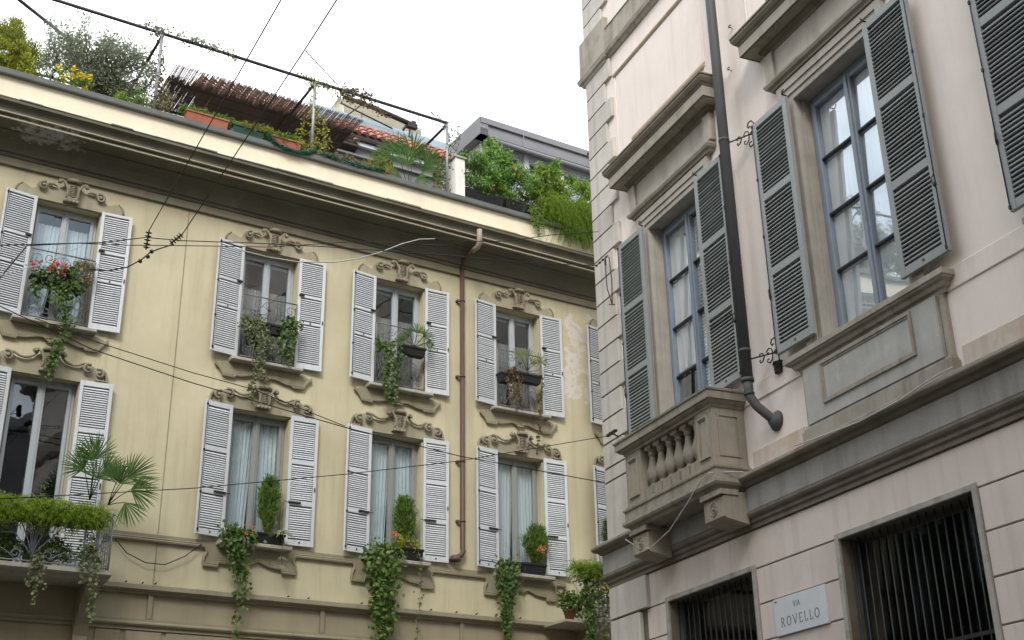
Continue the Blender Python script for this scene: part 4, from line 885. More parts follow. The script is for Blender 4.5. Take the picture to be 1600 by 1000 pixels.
# ================================================================== PLANT BUILDERS
TPL = {'kite': [(0, 0), (.45, .5), (1, 0), (.45, -.5)],
       'ivy': [(0, 0), (-.08, .42), (.28, .34), (.42, .55), (.62, .26), (1, 0), (.62, -.26), (.42, -.55), (.28, -.34), (-.08, -.42)],
       'blade': [(0, .5), (.6, .42), (1, 0), (.6, -.42), (0, -.5)]}
def unit(a): return a/np.maximum(np.linalg.norm(a, axis=1, keepdims=True), 1e-9)
def leaves(name, Pn, size, asp, m, parent, tpl='kite', dirs=None, spread=1., up=.3, out=.5, tint=None, jit=.35, ncard=None, fold=.12, kind='stuff', label=None):
    """one mesh of many single leaves; Pn: (N,3) in (u,w,z)"""
    Pn = np.asarray(Pn, float); n = len(Pn)
    if not n: return
    at = np.array(ORI[parent]); T = np.array(TPL[tpl]); k = len(T)
    d = rng.normal(size=(n, 3))*spread
    if dirs is not None: d = d+np.asarray(dirs)
    d = unit(d); nn = rng.normal(size=(n, 3)); nn[:, 1] += out*2; nn[:, 2] += up*2
    if ncard is not None: nn = nn+ncard
    nn = nn-d*np.sum(nn*d, 1, keepdims=True); nn = unit(nn); s = np.cross(d, nn)
    L = size*(1+jit*rng.uniform(-1, 1, n))
    V = Pn[:, None, :]+d[:, None, :]*(T[None, :, 0, None]*L[:, None, None])+s[:, None, :]*(T[None, :, 1, None]*asp*L[:, None, None])
    V = V+nn[:, None, :]*(np.abs(T[None, :, 1, None])*fold*L[:, None, None]*rng.uniform(-1, 1, (n, 1, 1)))
    V = V-at; V = V.reshape(-1, 3); V[:, 1] *= -1
    me = bpy.data.meshes.new(name); me.vertices.add(n*k); me.vertices.foreach_set('co', V.astype(np.float32).ravel())
    me.loops.add(n*k); me.loops.foreach_set('vertex_index', np.arange(n*k, dtype=np.int32)); me.polygons.add(n)
    me.polygons.foreach_set('loop_start', np.arange(0, n*k, k, dtype=np.int32)); me.polygons.foreach_set('loop_total', np.full(n, k, dtype=np.int32))
    a = me.attributes.new('tint', 'FLOAT', 'FACE')
    t = rng.beta(2, 2.4, n) if tint is None else np.clip(tint+rng.normal(0, .16, n), 0, 1)
    a.data.foreach_set('value', t.astype(np.float32)); me.materials.append(M[m]); me.update(); me.validate()
    o = bpy.data.objects.new(name, me); COL.objects.link(o); o.parent = parent; ORI[o] = ORI[parent]; FRM[o] = FRM[parent]; ppt(o, kind=kind, label=label); return o
def clumps(c, rad, nc, n, sig, shell=.75, zb=-1e9):
    c = np.array(c); rad = np.array(rad); q = unit(rng.normal(size=(nc, 3)))*(shell+(1-shell)*rng.uniform(0, 1, (nc, 1)))*rng.uniform(.72, 1.08, (nc, 1))
    cc = c+q*rad; idx = rng.integers(0, nc, n); p = cc[idx]+rng.normal(size=(n, 3))*sig; tint = rng.uniform(.25, .75, nc)[idx]
    k = p[:, 2] > zb; return p[k], tint[k], cc
def stems(cc, base, mb, r=.006, n=5):
    b = Vector(base)
    for q in cc:
        q = Vector(q); mid = (b*.45+q*.55)+Vector((rnd.uniform(-.04, .04), rnd.uniform(-.04, .04), rnd.uniform(-.02, .06)))
        mb.tube([b, mid, q], [r, r*.7, r*.3], 4)
def bush(label, cat, at, rad, n, size, m, asp=.5, nc=26, sig=.05, tpl='kite', group=None, name='shrub', up=.3, flowers=None, spread=1, dirs=None, shell=.7, fr=FL, cz=None, fname='foliage'):
    t = thing(name, fr, at, label, cat, group)
    c = (at[0], at[1], at[2]+(rad[2] if cz is None else cz)); p, ti, cc = clumps(c, rad, nc, n, sig, shell)
    leaves(fname, p, size, asp, m, t, tpl, tint=ti, up=up, spread=spread, dirs=dirs)
    mb = MB(); stems(cc, at, mb); part('stem', mb, 'twig', t)
    if flowers:
        fm, nf, fs = flowers; mbf = []
        idx = rng.choice(len(cc), nf); q = np.repeat(cc[idx]+np.array([0, .05, .03]), 9, 0)+rng.normal(size=(nf*9, 3))*fs*.35
        leaves('flower', q, fs, .8, fm, t, 'kite', out=1.2)
    return t
def vine(name, label, cat, paths, n, size, m, spread=.05, tpl='ivy', asp=.9, group=None, fr=FL, at=None, flowers=None, stemr=.004, stemm='twig', taper=.5, droop=.8, ti=None):
    at = at or tuple(paths[0][0]); t = thing(name, fr, at, label, cat, group); mb = MB(); pts = []
    tot = 0; segs = []
    for pth in paths:
        pp = [Vector(p) for p in pth]; fine = []
        for a, b in zip(pp, pp[1:]):
            k = max(2, int((b-a).length/.06))
            for i in range(k): fine.append(a.lerp(b, i/k)+Vector((rnd.gauss(0, .008), rnd.gauss(0, .006), 0)))
        fine.append(pp[-1]); mb.tube(fine, stemr, 4); segs.append(np.array(fine)); tot += len(fine)
    for f in segs:
        kk = int(n*len(f)/tot); tt = rng.beta(1, 1+taper, kk); i = (tt*(len(f)-1)).astype(int); sp = spread*(1-.6*tt)[:, None]*rng.choice([.5, 1, 1.4], (kk, 1))
        pts.append(f[i]+rng.normal(size=(kk, 3))*sp*np.array([1, .7, .8]))
    pts = np.concatenate(pts)
    leaves('foliage', pts, size, asp, m, t, tpl, dirs=np.array([0, .3, -droop]), out=1.2, up=.1, tint=None if ti is None else np.full(len(pts), ti)); part('stem', mb, stemm, t)
    if flowers:
        fm, c_, nf, fs, sg_ = flowers
        q = np.array(c_)+rng.normal(size=(nf, 3))*np.array(sg_); q = np.repeat(q, 8, 0)+rng.normal(size=(nf*8, 3))*fs*.4; leaves('flower', q, fs, .8, fm, t, 'kite', out=1.2)
    return t
def planter(label, at, L, D, H, m, group=None, name='planter_box', fr=FL, cat='planter'):
    u, w_, z = at; t = thing(name, fr, at, label, cat, group); mb = MB(); e_ = .02
    a, b = u-L/2, u+L/2; c, d = w_-D/2, w_+D/2
    v = [(a+e_, c+e_, z), (b-e_, c+e_, z), (b-e_, d-e_, z), (a+e_, d-e_, z), (a, c, z+H), (b, c, z+H), (b, d, z+H), (a, d, z+H)]
    mb.add(v, [(0, 3, 2, 1), (0, 1, 5, 4), (1, 2, 6, 5), (2, 3, 7, 6), (3, 0, 4, 7)])
    mb.add([(a+.015, c+.015, z+H-.03), (b-.015, c+.015, z+H-.03), (b-.015, d-.015, z+H-.03), (a+.015, d-.015, z+H-.03)], [(0, 1, 2, 3)])
    part('box', mb, m, t)
    r = MB()
    for q in ((a-.01, b+.01, d-.012, d+.012), (a-.01, b+.01, c-.012, c+.012)): r.box(*q, z+H-.03, z+H+.004)
    for q in ((a-.012, a+.012), (b-.012, b+.012)): r.box(q[0], q[1], c+.013, d-.013, z+H-.029, z+H+.002)
    part('rim', r, m, t); part('soil', MB().box(a+.02, b-.02, c+.02, d-.02, z+.02, z+H-.02), 'soil', t); return t
def fanpalm(label, at, hubs, rl, m, nl=22, group=None, name='fan_palm', trunk=None, pot=None, wd=.022, droop=.25, fr=FL):
    """hubs: list of ((du,dw,dz), roll angle, tilt) for every frond"""
    t = thing(name, fr, at, label, 'palm', group); b = Vector(at)
    if trunk: part('trunk', MB().tube([b, b+Vector((0, 0, trunk))], [.035, .028], 8), 'bark', t); b = b+Vector((0, 0, trunk))
    for (dv, ang, sp, k) in hubs:
        h = b+Vector(dv); mb = MB(); mid = b.lerp(h, .5)+Vector((0, 0, .04*Vector(dv).length)); mb.tube([b, mid, h], [.008, .007, .006], 5)
        fr_ = part('frond', mb, 'palm', t)
        ax = Vector((math.cos(ang), 0, math.sin(ang))); sd_ = Vector((-ax.z, 0, ax.x)); nrm = Vector((rnd.uniform(-.25, .25), 1, rnd.uniform(-.3, .2))).normalized()
        V = []; F = []; T_ = []
        for i in range(nl):
            q = -sp+2*sp*i/(nl-1)+rnd.gauss(0, .02); L = rl*k*(1-.18*(abs(q)/sp)**2)*rnd.uniform(.93, 1.05)
            d = (ax*math.cos(q)+sd_*math.sin(q)).normalized(); d = (d+Vector((0, rnd.uniform(-.12, .22), 0))).normalized(); sdv = d.cross(nrm).normalized()
            o0 = len(V); wd_ = wd*k
            for tq, ww in ((0, .25), (.35, .85), (.6, 1), (.85, .55), (1, .05)):
                p = h+d*L*tq+Vector((0, 0, -1))*droop*L*tq**3+Vector((0, 1, 0))*(.05*L*tq)
                V += [p-sdv*ww*wd_/2, p+sdv*ww*wd_/2]
            F += [(o0+2*j, o0+2*j+1, o0+2*j+3, o0+2*j+2) for j in range(4)]; T_ += [rnd.uniform(.15, .9)]*4
        lm = MB().add(V, F); ob = part('leaflets', lm, m, fr_); at_ = ob.data.attributes.new('tint', 'FLOAT', 'FACE'); at_.data.foreach_set('value', T_)
    return t
def spider(label, at, n, L, m='spider', group=None, name='spider_plant', wd=.02, up=.6, trail=None, fr=FL):
    t = thing(name, fr, at, label, 'plant', group); V = []; F = []; T_ = []; b = Vector(at)
    cen = [(b, n, L)]
    if trail:
        s_ = MB(); s_.tube([b]+[Vector(p) for p in trail], .004, 4); part('runner', s_, 'twig', t); cen += [(Vector(p), n//3, L*.45) for p in trail[1:]]
    for b_, nn, LL in cen:
        for i in range(nn):
            a = rnd.uniform(0, 2*math.pi); e_ = rnd.uniform(.2, 1.3)*up; d = Vector((math.cos(a)*math.cos(e_), abs(math.sin(a))*math.cos(e_)*.8, math.sin(e_))); l = LL*rnd.uniform(.7, 1.1)
            sdv = d.cross(Vector((0, 0, 1)))
            if sdv.length < .1: sdv = Vector((1, 0, 0))
            sdv.normalize(); o0 = len(V)
            for j in range(6):
                q = j/5; p = b_+d*l*q+Vector((0, 0, -1))*l*.75*q*q; ww = wd*(1-q)**.6*(.5+.5*min(1, q*4)); V += [p-sdv*ww/2, p+sdv*ww/2]
            F += [(o0+2*j, o0+2*j+1, o0+2*j+3, o0+2*j+2) for j in range(5)]; T_ += [rnd.random()]*5
    ob = part('leaves', MB().add(V, F), m, t, kind='stuff'); at_ = ob.data.attributes.new('tint', 'FLOAT', 'FACE'); at_.data.foreach_set('value', T_); return t
def conifer(label, at, h, r, n, m='conif', group=None, flowers=None, lean=0):
    t = thing('dwarf_conifer', FL, at, label, 'shrub', group); mb = MB(); p = []; ti = []; d = []
    mb.tube([at, (at[0]+lean, at[1], at[2]+h*.9)], [.016, .004], 6)
    for i in range(n//26):
        q = rng.beta(1.15, 1.1); a = rng.uniform(0, 2*math.pi); rr = r*(math.sin(math.pi*min(1, .18+.82*(1-q)))**.55)*rng.uniform(.75, 1.12)*(1 if q < .75 else .8)
        b0 = np.array([at[0]+lean*q, at[1], at[2]+h*q*.88]); tip = b0+np.array([math.cos(a)*rr, math.sin(a)*rr*.8, .10+.05*rng.random()])
        mb.tube([tuple(b0), tuple(tip)], .003, 3); s = rng.uniform(.25, 1.0, (26, 1)); p.append(b0+(tip-b0)*s+rng.normal(size=(26, 3))*.018); ti.append(np.full(26, rng.uniform(.2, .8))); d.append(np.tile((tip-b0)/np.linalg.norm(tip-b0)*1.0+[0, 0, .9], (26, 1)))
    leaves('foliage', np.concatenate(p), .055, .22, m, t, 'kite', dirs=np.concatenate(d), spread=.45, tint=np.concatenate(ti)); part('trunk', mb, 'bark', t)
    if flowers:
        q = np.array(flowers[1])+rng.normal(size=(flowers[2], 3))*np.array(flowers[3]); q = np.repeat(q, 8, 0)+rng.normal(size=(len(q)*8, 3))*.014; leaves('flower', q, .035, .8, flowers[0], t, 'kite', out=1.2)
    return t
def feather(label, cat, pts, n, L, m='feath', group=None, name='asparagus_fern', sag=.6, fr=FL, fine=.035, spread=(.08, .08, .04), flow=None):
    """drooping plumes of needle-fine leaves; pts: crown points they spring from"""
    t = thing(name, fr, tuple(pts[0]), label, cat, group); P_ = []; D_ = []; mb = MB(); ti = []
    for i in range(n):
        b = np.array(pts[rnd.randrange(len(pts))])+rng.normal(size=3)*np.array(spread); a = rng.uniform(0, 2*math.pi); e_ = rng.uniform(-.1, 1.25); l = L*rng.uniform(.5, 1.1)
        d = np.array([math.cos(a)*math.cos(e_), math.sin(a)*math.cos(e_)*.8+.15, math.sin(e_)]); pr = []
        for j in range(7):
            q = j/6; pr.append(b+d*l*q+np.array([0, 0, -1])*l*sag*q*q)
        mb.tube([tuple(x) for x in pr[::2]], .0029, 3, cap=False); k = 17; q = rng.uniform(.15, 1, k)*6; i0 = np.minimum(q.astype(int), 5); pr = np.array(pr)
        P_.append(pr[i0]+(pr[i0+1]-pr[i0])*(q-i0)[:, None]+rng.normal(size=(k, 3))*.008); D_.append(np.tile(d*.4, (k, 1))); ti.append(np.full(k, rng.uniform(.2, .9)))
    leaves('foliage', np.concatenate(P_), fine, .2, m, t, 'kite', dirs=np.concatenate(D_), spread=.8, tint=np.concatenate(ti)); part('stem', mb, m, t, kind='stuff')
    return t

# ================================================================== PLANTS OF THE YELLOW FACADE
C = COLS
# first column, upper window
planter('black window box under the red geraniums and ivy of the upper left window', (3.42, .16, 10.02), .86, .16, .15, 'pot_black', 'black window boxes')
vine('climbing_geranium', 'ivy-leaved geranium with red flowers trailing far down from the upper left window', 'plant',
     [[(3.45, .22, 10.15), (3.42, .30, 10.0), (3.55, .30, 9.7), (3.62, .28, 9.3), (3.52, .25, 9.0), (3.48, .22, 8.7), (3.45, .2, 8.45)], [(3.3, .22, 10.15), (3.1, .26, 10.25), (3.05, .25, 10.0), (3.12, .24, 9.75)],
      [(3.5, .22, 10.15), (3.7, .25, 10.2), (3.75, .26, 9.95)], [(3.4, .22, 10.1), (3.3, .26, 10.4)], [(3.45, .22, 10.1), (3.55, .28, 10.35), (3.6, .3, 10.1), (3.5, .3, 9.8)]],
     900, .062, 'ivy', .085, group='trailing plants on the window guards', flowers=('redf', (3.3, .33, 10.36), 16, .04, (.16, .04, .05)), taper=.3)
bush('round brown-green shrub in the right half of the upper left window', 'shrub', (3.78, .16, 10.14), (.21, .16, .24), 2600, .035, 'dryl', .25, 30, .035, name='potted_shrub', dirs=np.array([0, 0, .8]))
# second column, upper window
planter('black window box behind the ivy of the second upper window', (6.98, .16, 9.98), .62, .16, .17, 'pot_black', 'black window boxes')
t = thing('round_pot', FL, (6.60, .20, 9.72), 'green plastic pot hanging behind the variegated ivy', 'pot'); part('pot', MB().lathe([(.07, 9.72), (.10, 9.93), (.11, 9.93), (.11, 9.95), (.09, 9.95)], (6.60, .20), 16), 'pot_green', t); part('soil', MB().lathe([(.08, 9.92), (.08, 9.93)], (6.6, .2), 12), 'soil', t)
vine('trailing_ivy', 'variegated small-leaved ivy trailing below the sill of the second upper window', 'ivy',
     [[(6.60, .22, 10.1), (6.66, .30, 10.0), (6.74, .30, 9.6), (6.70, .30, 9.2), (6.66, .25, 8.9), (6.72, .2, 8.65)], [(6.60, .22, 10.1), (6.48, .26, 10.2), (6.42, .26, 9.95)], [(6.60, .22, 10.1), (6.72, .28, 10.2), (6.78, .3, 9.7), (6.82, .3, 9.25), (6.88, .28, 9.05)],
      [(6.6, .22, 10.1), (6.55, .28, 9.95), (6.6, .28, 9.6)], [(6.6, .22, 10.1), (6.8, .28, 10.05), (6.95, .3, 9.75), (6.98, .3, 9.55)]], 1500, .036, 'ivyvar', .05, group='trailing plants on the window guards', taper=.25)
vine('trailing_ivy', 'broad-leaved green ivy filling the right half of the second upper window', 'ivy',
     [[(7.22, .2, 10.1), (7.25, .28, 10.0), (7.30, .28, 9.7), (7.28, .28, 9.4)], [(7.22, .2, 10.1), (7.15, .26, 10.3)], [(7.22, .2, 10.1), (7.35, .26, 10.3), (7.38, .26, 10.0), (7.36, .26, 9.8)], [(7.2, .2, 10.1), (7.15, .27, 9.9), (7.17, .27, 9.55)]],
     420, .062, 'ivy', .06, group='trailing plants on the window guards')
spider('small grassy tuft above the green ivy of the second upper window', (7.26, .2, 10.32), 46, .22, 'palm', name='grassy_plant', wd=.014, up=1.2)
# third column, upper window
planter('black box carrying the small fan palm at the third upper window', (9.68, .20, 10.10), .46, .18, .16, 'pot_black', 'black window boxes')
fanpalm('small fan palm standing out over the third upper window guard', (9.72, .2, 10.24), [((-.10, .02, .20), R(150), R(75), .9), ((.02, .06, .26), R(85), R(80), 1.), ((.16, .04, .22), R(35), R(70), 1.), ((-.20, .04, .10), R(185), R(55), .9), ((.2, .05, .10), R(-5), R(55), .9)], .26, 'palm', 20, 'small palms at the windows', trunk=.05, wd=.012)
vine('trailing_ivy', 'mixed ivy hanging in loops from the left half of the third upper window', 'ivy',
     [[(9.10, .18, 10.2), (9.2, .27, 10.1), (9.26, .28, 9.7), (9.24, .28, 9.3), (9.32, .25, 9.05)], [(9.10, .18, 10.2), (8.98, .25, 10.25), (8.98, .25, 10.0)], [(9.10, .18, 10.2), (9.3, .26, 10.3), (9.42, .27, 10.1), (9.38, .27, 9.8)],
      [(9.1, .18, 10.2), (9.15, .26, 9.9), (9.12, .26, 9.5), (9.18, .24, 9.1)], [(9.2, .2, 10.2), (9.3, .28, 9.9), (9.34, .28, 9.5), (9.3, .28, 9.2)]], 620, .055, 'ivy', .06, group='trailing plants on the window guards', taper=.15)
# fourth column, upper window
planter('black box carrying the pale palm at the fourth upper window', (12.12, .20, 10.03), .62, .18, .16, 'pot_black', 'black window boxes')
planter('small black box at the left side of the fourth upper window guard', (11.66, .18, 9.95), .26, .18, .18, 'pot_black', 'black window boxes')
fanpalm('pale fan palm with a bare stem at the fourth upper window', (12.16, .2, 10.15), [((-.14, .03, .22), R(125), R(62), 1.), ((.0, .04, .25), R(95), R(45), .9), ((.22, .05, .20), R(48), R(62), .95), ((.06, .04, .12), R(60), R(40), .8)], .32, 'palmy', 18, 'small palms at the windows', trunk=.14, wd=.012)
vine('trailing_vine', 'dry straggling creeper hanging in the middle of the fourth upper window', 'vine',
     [[(11.75, .2, 10.2), (11.78, .28, 10.15), (11.82, .28, 9.7), (11.85, .25, 9.35)], [(11.75, .2, 10.2), (11.68, .27, 10.0), (11.72, .27, 9.5)], [(11.8, .2, 10.2), (11.9, .28, 10.1), (11.93, .28, 9.6), (12.0, .26, 9.45)], [(11.75, .2, 10.2), (11.86, .28, 10.25), (11.95, .28, 10.05)]],
     520, .040, 'dryl', .045, group='trailing plants on the window guards', stemr=.006)
vine('trailing_vine', 'thin dry creeper hanging down beside the right shutter of the fourth upper window', 'vine', [[(12.45, .25, 10.22), (12.44, .30, 10.15), (12.41, .28, 9.7), (12.38, .26, 9.3), (12.34, .24, 8.9), (12.33, .22, 8.6)]], 170, .040, 'dryl', .022, group='trailing plants on the window guards', taper=0)
# balcony of the first column
planter('long dark red planter under the feathery hedge on the lower left balcony', (3.45, .68, 6.18), 1.95, .20, .18, 'dark_red', name='balcony_planter')
feather('bright feathery fern hedge along the lower left balcony rail', 'fern', [(2.45+.1*i, .82, 6.36) for i in range(20)]+[(2.5+.12*i, .86, 6.26) for i in range(16)], 2600, .24, spread=(.06, .05, .06), fine=.028, sag=.85)
fanpalm('taller fan palm with upright fingers at the right end of the lower left balcony', (4.20, .58, 6.62), [((0, .1, .62), R(95), R(82), 1.), ((.12, .16, .42), R(30), R(70), .9), ((-.16, .14, .42), R(150), R(70), .9), ((.02, .15, .30), R(80), R(85), .85), ((-.05, .2, .55), R(125), R(60), .9)], .42, 'palm', 20, 'balcony palms', wd=.021, droop=.04)
fanpalm('wide fan palm leaning out over the right end of the lower left balcony', (4.45, .66, 6.56), [((.22, .12, .42), R(35), R(60), 1.15), ((.10, .15, .30), R(75), R(70), 1.), ((.26, .2, .22), R(0), R(60), 1.), ((.20, .18, .02), R(-55), R(55), .9), ((.05, .2, .35), R(110), R(60), .8)], .44, 'palm', 20, 'balcony palms', wd=.020, droop=.09)
bush('dark flowering plant behind the lower left balcony rail, at the frame edge', 'shrub', (3.12, .62, 5.60), (.26, .12, .20), 900, .05, 'ivy', .6, 20, .05, name='balcony_plant', flowers=('whitef', 4, .03))
bush('leafy dark plant behind the middle of the lower left balcony rail', 'shrub', (3.72, .62, 5.60), (.34, .12, .20), 1200, .045, 'ivy', .6, 24, .05, name='balcony_plant')
bush('low plant in the narrow end panel of the lower left balcony rail', 'shrub', (4.25, .66, 5.60), (.14, .10, .19), 420, .05, 'shrub', .5, 12, .05, name='balcony_plant', flowers=('orangef', 2, .03))
vine('trailing_ivy', 'small-leaved ivy hanging below the lower left balcony, left of the corbel', 'ivy', [[(3.52, .84, 5.75), (3.52, .90, 5.55), (3.56, .90, 5.25), (3.52, .88, 4.95)], [(3.5, .84, 5.7), (3.46, .9, 5.5), (3.43, .9, 5.2)], [(3.55, .84, 5.7), (3.6, .9, 5.5), (3.6, .9, 5.2)]], 260, .04, 'ivyvar', .035, taper=.1)
vine('trailing_ivy', 'reddish ivy over the right corbel of the lower left balcony', 'ivy', [[(4.22, .85, 6.0), (4.24, .90, 5.55), (4.28, .92, 5.2), (4.30, .9, 4.85)], [(4.22, .85, 5.9), (4.12, .9, 5.6), (4.2, .92, 5.3)], [(4.25, .85, 5.9), (4.36, .9, 5.6), (4.33, .92, 5.3), (4.36, .9, 4.78)]], 200, .05, 'ivyvar', .03, taper=.1)
# lower windows: planters, conifers, ivy
LOWG = 'long ivy hanging from the lower window sills'
planter('black planter with the conifer on the first lower sill', (7.13, .15, 6.375), .56, .16, .16, 'pot_black', 'black planters on the lower sills')
conifer('bright green dwarf conifer on the first lower sill, between net curtains', (7.14, .13, 6.50), .98, .19, 6200, group='dwarf conifers on the lower sills')
vine('trailing_ivy', 'ivy with reddish leaves falling from the left of the first lower sill', 'ivy',
     [[(6.6, .2, 6.5), (6.6, .28, 6.4), (6.70, .28, 6.05), (6.74, .25, 5.6), (6.72, .22, 5.2), (6.70, .2, 4.85)], [(6.6, .2, 6.5), (6.42, .26, 6.5), (6.4, .26, 6.2)], [(6.6, .2, 6.5), (6.8, .26, 6.5), (6.9, .27, 6.2)], [(6.6, .2, 6.5), (6.65, .27, 6.3), (6.6, .27, 5.9), (6.7, .25, 5.6)], [(6.5, .2, 6.5), (6.45, .26, 6.55), (6.55, .28, 6.2), (6.7, .28, 5.9), (6.8, .26, 5.65)]],
     820, .058, 'ivy', .075, group=LOWG, flowers=('orangef', (6.78, .3, 6.55), 7, .03, (.14, .03, .05)), taper=.7)
spider('striped spider plant spilling over the right end of the first lower sill', (7.34, .22, 6.56), 60, .30, trail=[(7.36, .28, 6.35), (7.36, .27, 6.15), (7.38, .26, 6.02)])
t = thing('white_label', FL, (6.42, .26, 6.48), 'small white tag stuck in the plants of the first lower sill', 'tag'); part('card', MB().box(6.38, 6.47, .26, .265, 6.44, 6.54), 'white', t)
planter('black planter with the conifer on the second lower sill', (9.72, .15, 6.375), .44, .16, .19, 'pot_black', 'black planters on the lower sills')
conifer('bright green dwarf conifer on the second lower sill with yellowing foot', (9.62, .13, 6.54), .92, .21, 6200, group='dwarf conifers on the lower sills', flowers=('orangef', (9.40, .25, 6.78), 5, (.06, .03, .05)))
bush('yellow-green low plant at the foot of the second conifer', 'plant', (9.62, .2, 6.5), (.22, .08, .13), 700, .04, 'yell', .5, 14, .04, name='low_plant')
vine('trailing_ivy', 'thickest bright ivy, falling from the left half of the second lower sill', 'ivy',
     [[(9.15, .2, 6.5), (9.15, .3, 6.35), (9.14, .3, 5.9), (9.16, .28, 5.4), (9.18, .26, 4.9), (9.2, .24, 4.6)], [(9.15, .2, 6.5), (8.95, .27, 6.5), (8.92, .28, 6.2), (9.0, .28, 5.8), (9.04, .28, 5.4), (9.1, .28, 5.0)], [(9.15, .2, 6.5), (9.38, .27, 6.55), (9.42, .28, 6.25), (9.34, .28, 5.8), (9.3, .28, 5.4), (9.28, .27, 5.0)], [(9.2, .2, 6.5), (9.25, .3, 6.3), (9.22, .3, 5.8), (9.22, .3, 5.3), (9.16, .3, 4.8)], [(9.1, .2, 6.5), (9.05, .3, 6.3), (9.08, .3, 5.8), (9.12, .3, 5.3)]],
     1500, .066, 'ivyb', .085, group=LOWG, taper=.15)
vine('trailing_ivy', 'single thread of fine creeper hanging from the right end of the second lower sill', 'ivy', [[(9.84, .2, 6.55), (9.86, .26, 6.4), (9.87, .26, 5.8)], [(9.86, .26, 5.8), (9.85, .26, 5.45), (9.82, .26, 5.1), (9.8, .25, 4.8)]], 110, .035, 'ivyvar', .03, group=LOWG, taper=0)
planter('black planter with the red-flowered shrub on the third lower sill', (12.2, .15, 6.375), .52, .16, .18, 'pot_black', 'black planters on the lower sills')
planter('small black planter beside the ivy of the third lower sill', (11.83, .15, 6.375), .18, .16, .17, 'pot_black', 'black planters on the lower sills')
conifer('olive-tinted dwarf conifer with one red bloom on the third lower sill', (12.30, .13, 6.52), .72, .25, 5600, m='conif', group='dwarf conifers on the lower sills', flowers=('orangef', (12.26, .36, 6.82), 7, (.035, .02, .045)))
vine('trailing_ivy', 'dark ivy falling from the left of the third lower sill to the string course', 'ivy',
     [[(11.6, .2, 6.5), (11.58, .28, 6.3), (11.56, .28, 5.9), (11.52, .26, 5.6), (11.56, .24, 5.25)], [(11.6, .2, 6.5), (11.45, .27, 6.5), (11.42, .27, 6.2), (11.5, .27, 5.9)], [(11.6, .2, 6.5), (11.75, .27, 6.5), (11.74, .27, 6.2), (11.66, .27, 5.9), (11.62, .26, 5.5)], [(11.6, .2, 6.5), (11.62, .28, 6.2), (11.6, .28, 5.7), (11.58, .27, 5.1)]],
     900, .058, 'ivy', .08, group=LOWG, taper=.15)
# right balcony
conifer('dwarf conifer on the far right balcony, half hidden by the stone corner', (13.98, .12, 6.70), .86, .19, 5200, group='dwarf conifers on the lower sills')
feather('bright feathery fern on the rail of the far right balcony', 'fern', [(12.75+.07*i, .80, 6.42) for i in range(10)]+[(12.8, .84, 6.3)], 620, .28, group=None, fine=.03)
vine('trailing_ivy', 'dense ivy curtain over the left end of the far right balcony', 'ivy',
     [[(12.9, .86, 6.4), (12.88, .90, 6.1), (12.86, .90, 5.6), (12.9, .92, 5.1), (12.88, .9, 4.7)], [(12.95, .86, 6.3), (12.98, .9, 5.9), (12.98, .9, 5.4), (12.96, .9, 4.9)], [(12.9, .86, 6.3), (12.8, .9, 6.0), (12.8, .9, 5.5)]], 760, .058, 'ivy', .07, taper=.1)
vine('trailing_ivy', 'yellowing ivy hanging over the middle of the far right balcony rail', 'ivy',
     [[(13.15, .86, 6.4), (13.15, .9, 6.1), (13.2, .9, 5.6), (13.2, .9, 5.2), (13.2, .9, 4.7)], [(13.3, .86, 6.45), (13.32, .9, 6.0), (13.3, .9, 5.6)], [(13.2, .86, 6.4), (13.25, .9, 6.2), (13.1, .9, 5.8)], [(13.4, .86, 6.4), (13.42, .9, 6.1), (13.4, .9, 5.7)]], 640, .052, 'ivyvar', .075, taper=.3, flowers=('yellowf', (13.25, .95, 6.15), 7, .035, (.12, .03, .14)))
bush('dark succulent-like shrub beside the left end of the far right balcony', 'shrub', (12.62, .70, 5.58), (.22, .16, .21), 620, .060, 'ivy', .8, 18, .05, tpl='ivy', name='balcony_plant')
t = thing('flower_pot', FL, (12.62, .68, 5.58), 'small terracotta pot of the dark shrub by the far right balcony', 'pot'); part('pot', MB().lathe([(.07, 5.50), (.11, 5.66), (.12, 5.66), (.12, 5.70)], (12.62, .68), 14), 'terracotta', t)
part('shelf', MB().box(12.45, 13.12, .0, .82, 5.46, 5.499), 'sill_l', Y, (12.7, .4, 5.48))

# ================================================================== ROOF TERRACE
RD = 13.25
bush('large golden green thuja at the left end of the roof parapet', 'shrub', (2.12, -.75, 13.5), (.66, .5, .86), 32000, .052, 'thuja', .34, 260, .052, name='thuja', dirs=np.array([0, 0, 1.4]), spread=.6, cz=.90)
bush('yellow-flowered daisy bush below the olive tree on the parapet', 'flowers', (3.20, -.25, 13.75), (.40, .18, .30), 1500, .05, 'shrub', .25, 30, .06, name='daisy_bush', dirs=np.array([0, 0, .8]), flowers=('yellowf', 28, .055), cz=.36)
# olive tree
ot = thing('olive_tree', FL, (3.74, -1.1, RD), 'airy grey-leaved olive tree in the roof garden', 'tree'); tb = MB(); tips = []
def branch(p, d, L, r, lev):
    n = 4; pts = [Vector(p)]; dd = Vector(d)
    for i in range(n): dd = (dd+Vector((rnd.gauss(0, .16), rnd.gauss(0, .12), rnd.gauss(.03, .10)))).normalized(); pts.append(pts[-1]+dd*L/n)
    tb.tube(pts, [r*(1-.4*i/n) for i in range(n+1)], 6 if lev < 2 else 4)
    if lev >= 2: tips.extend([(p, dd) for p in pts[1:]])
    if lev < 4:
        for k in range(3 if lev < 3 else 2):
            a = rnd.uniform(-1.0, 1.0); nd = (dd+Vector((a*1.15, rnd.uniform(-.6, .6), rnd.uniform(-.25, .5)))).normalized(); branch(pts[-1] if k == 0 else pts[rnd.randrange(2, n)], nd, L*rnd.uniform(.62, .85), r*.6, lev+1)
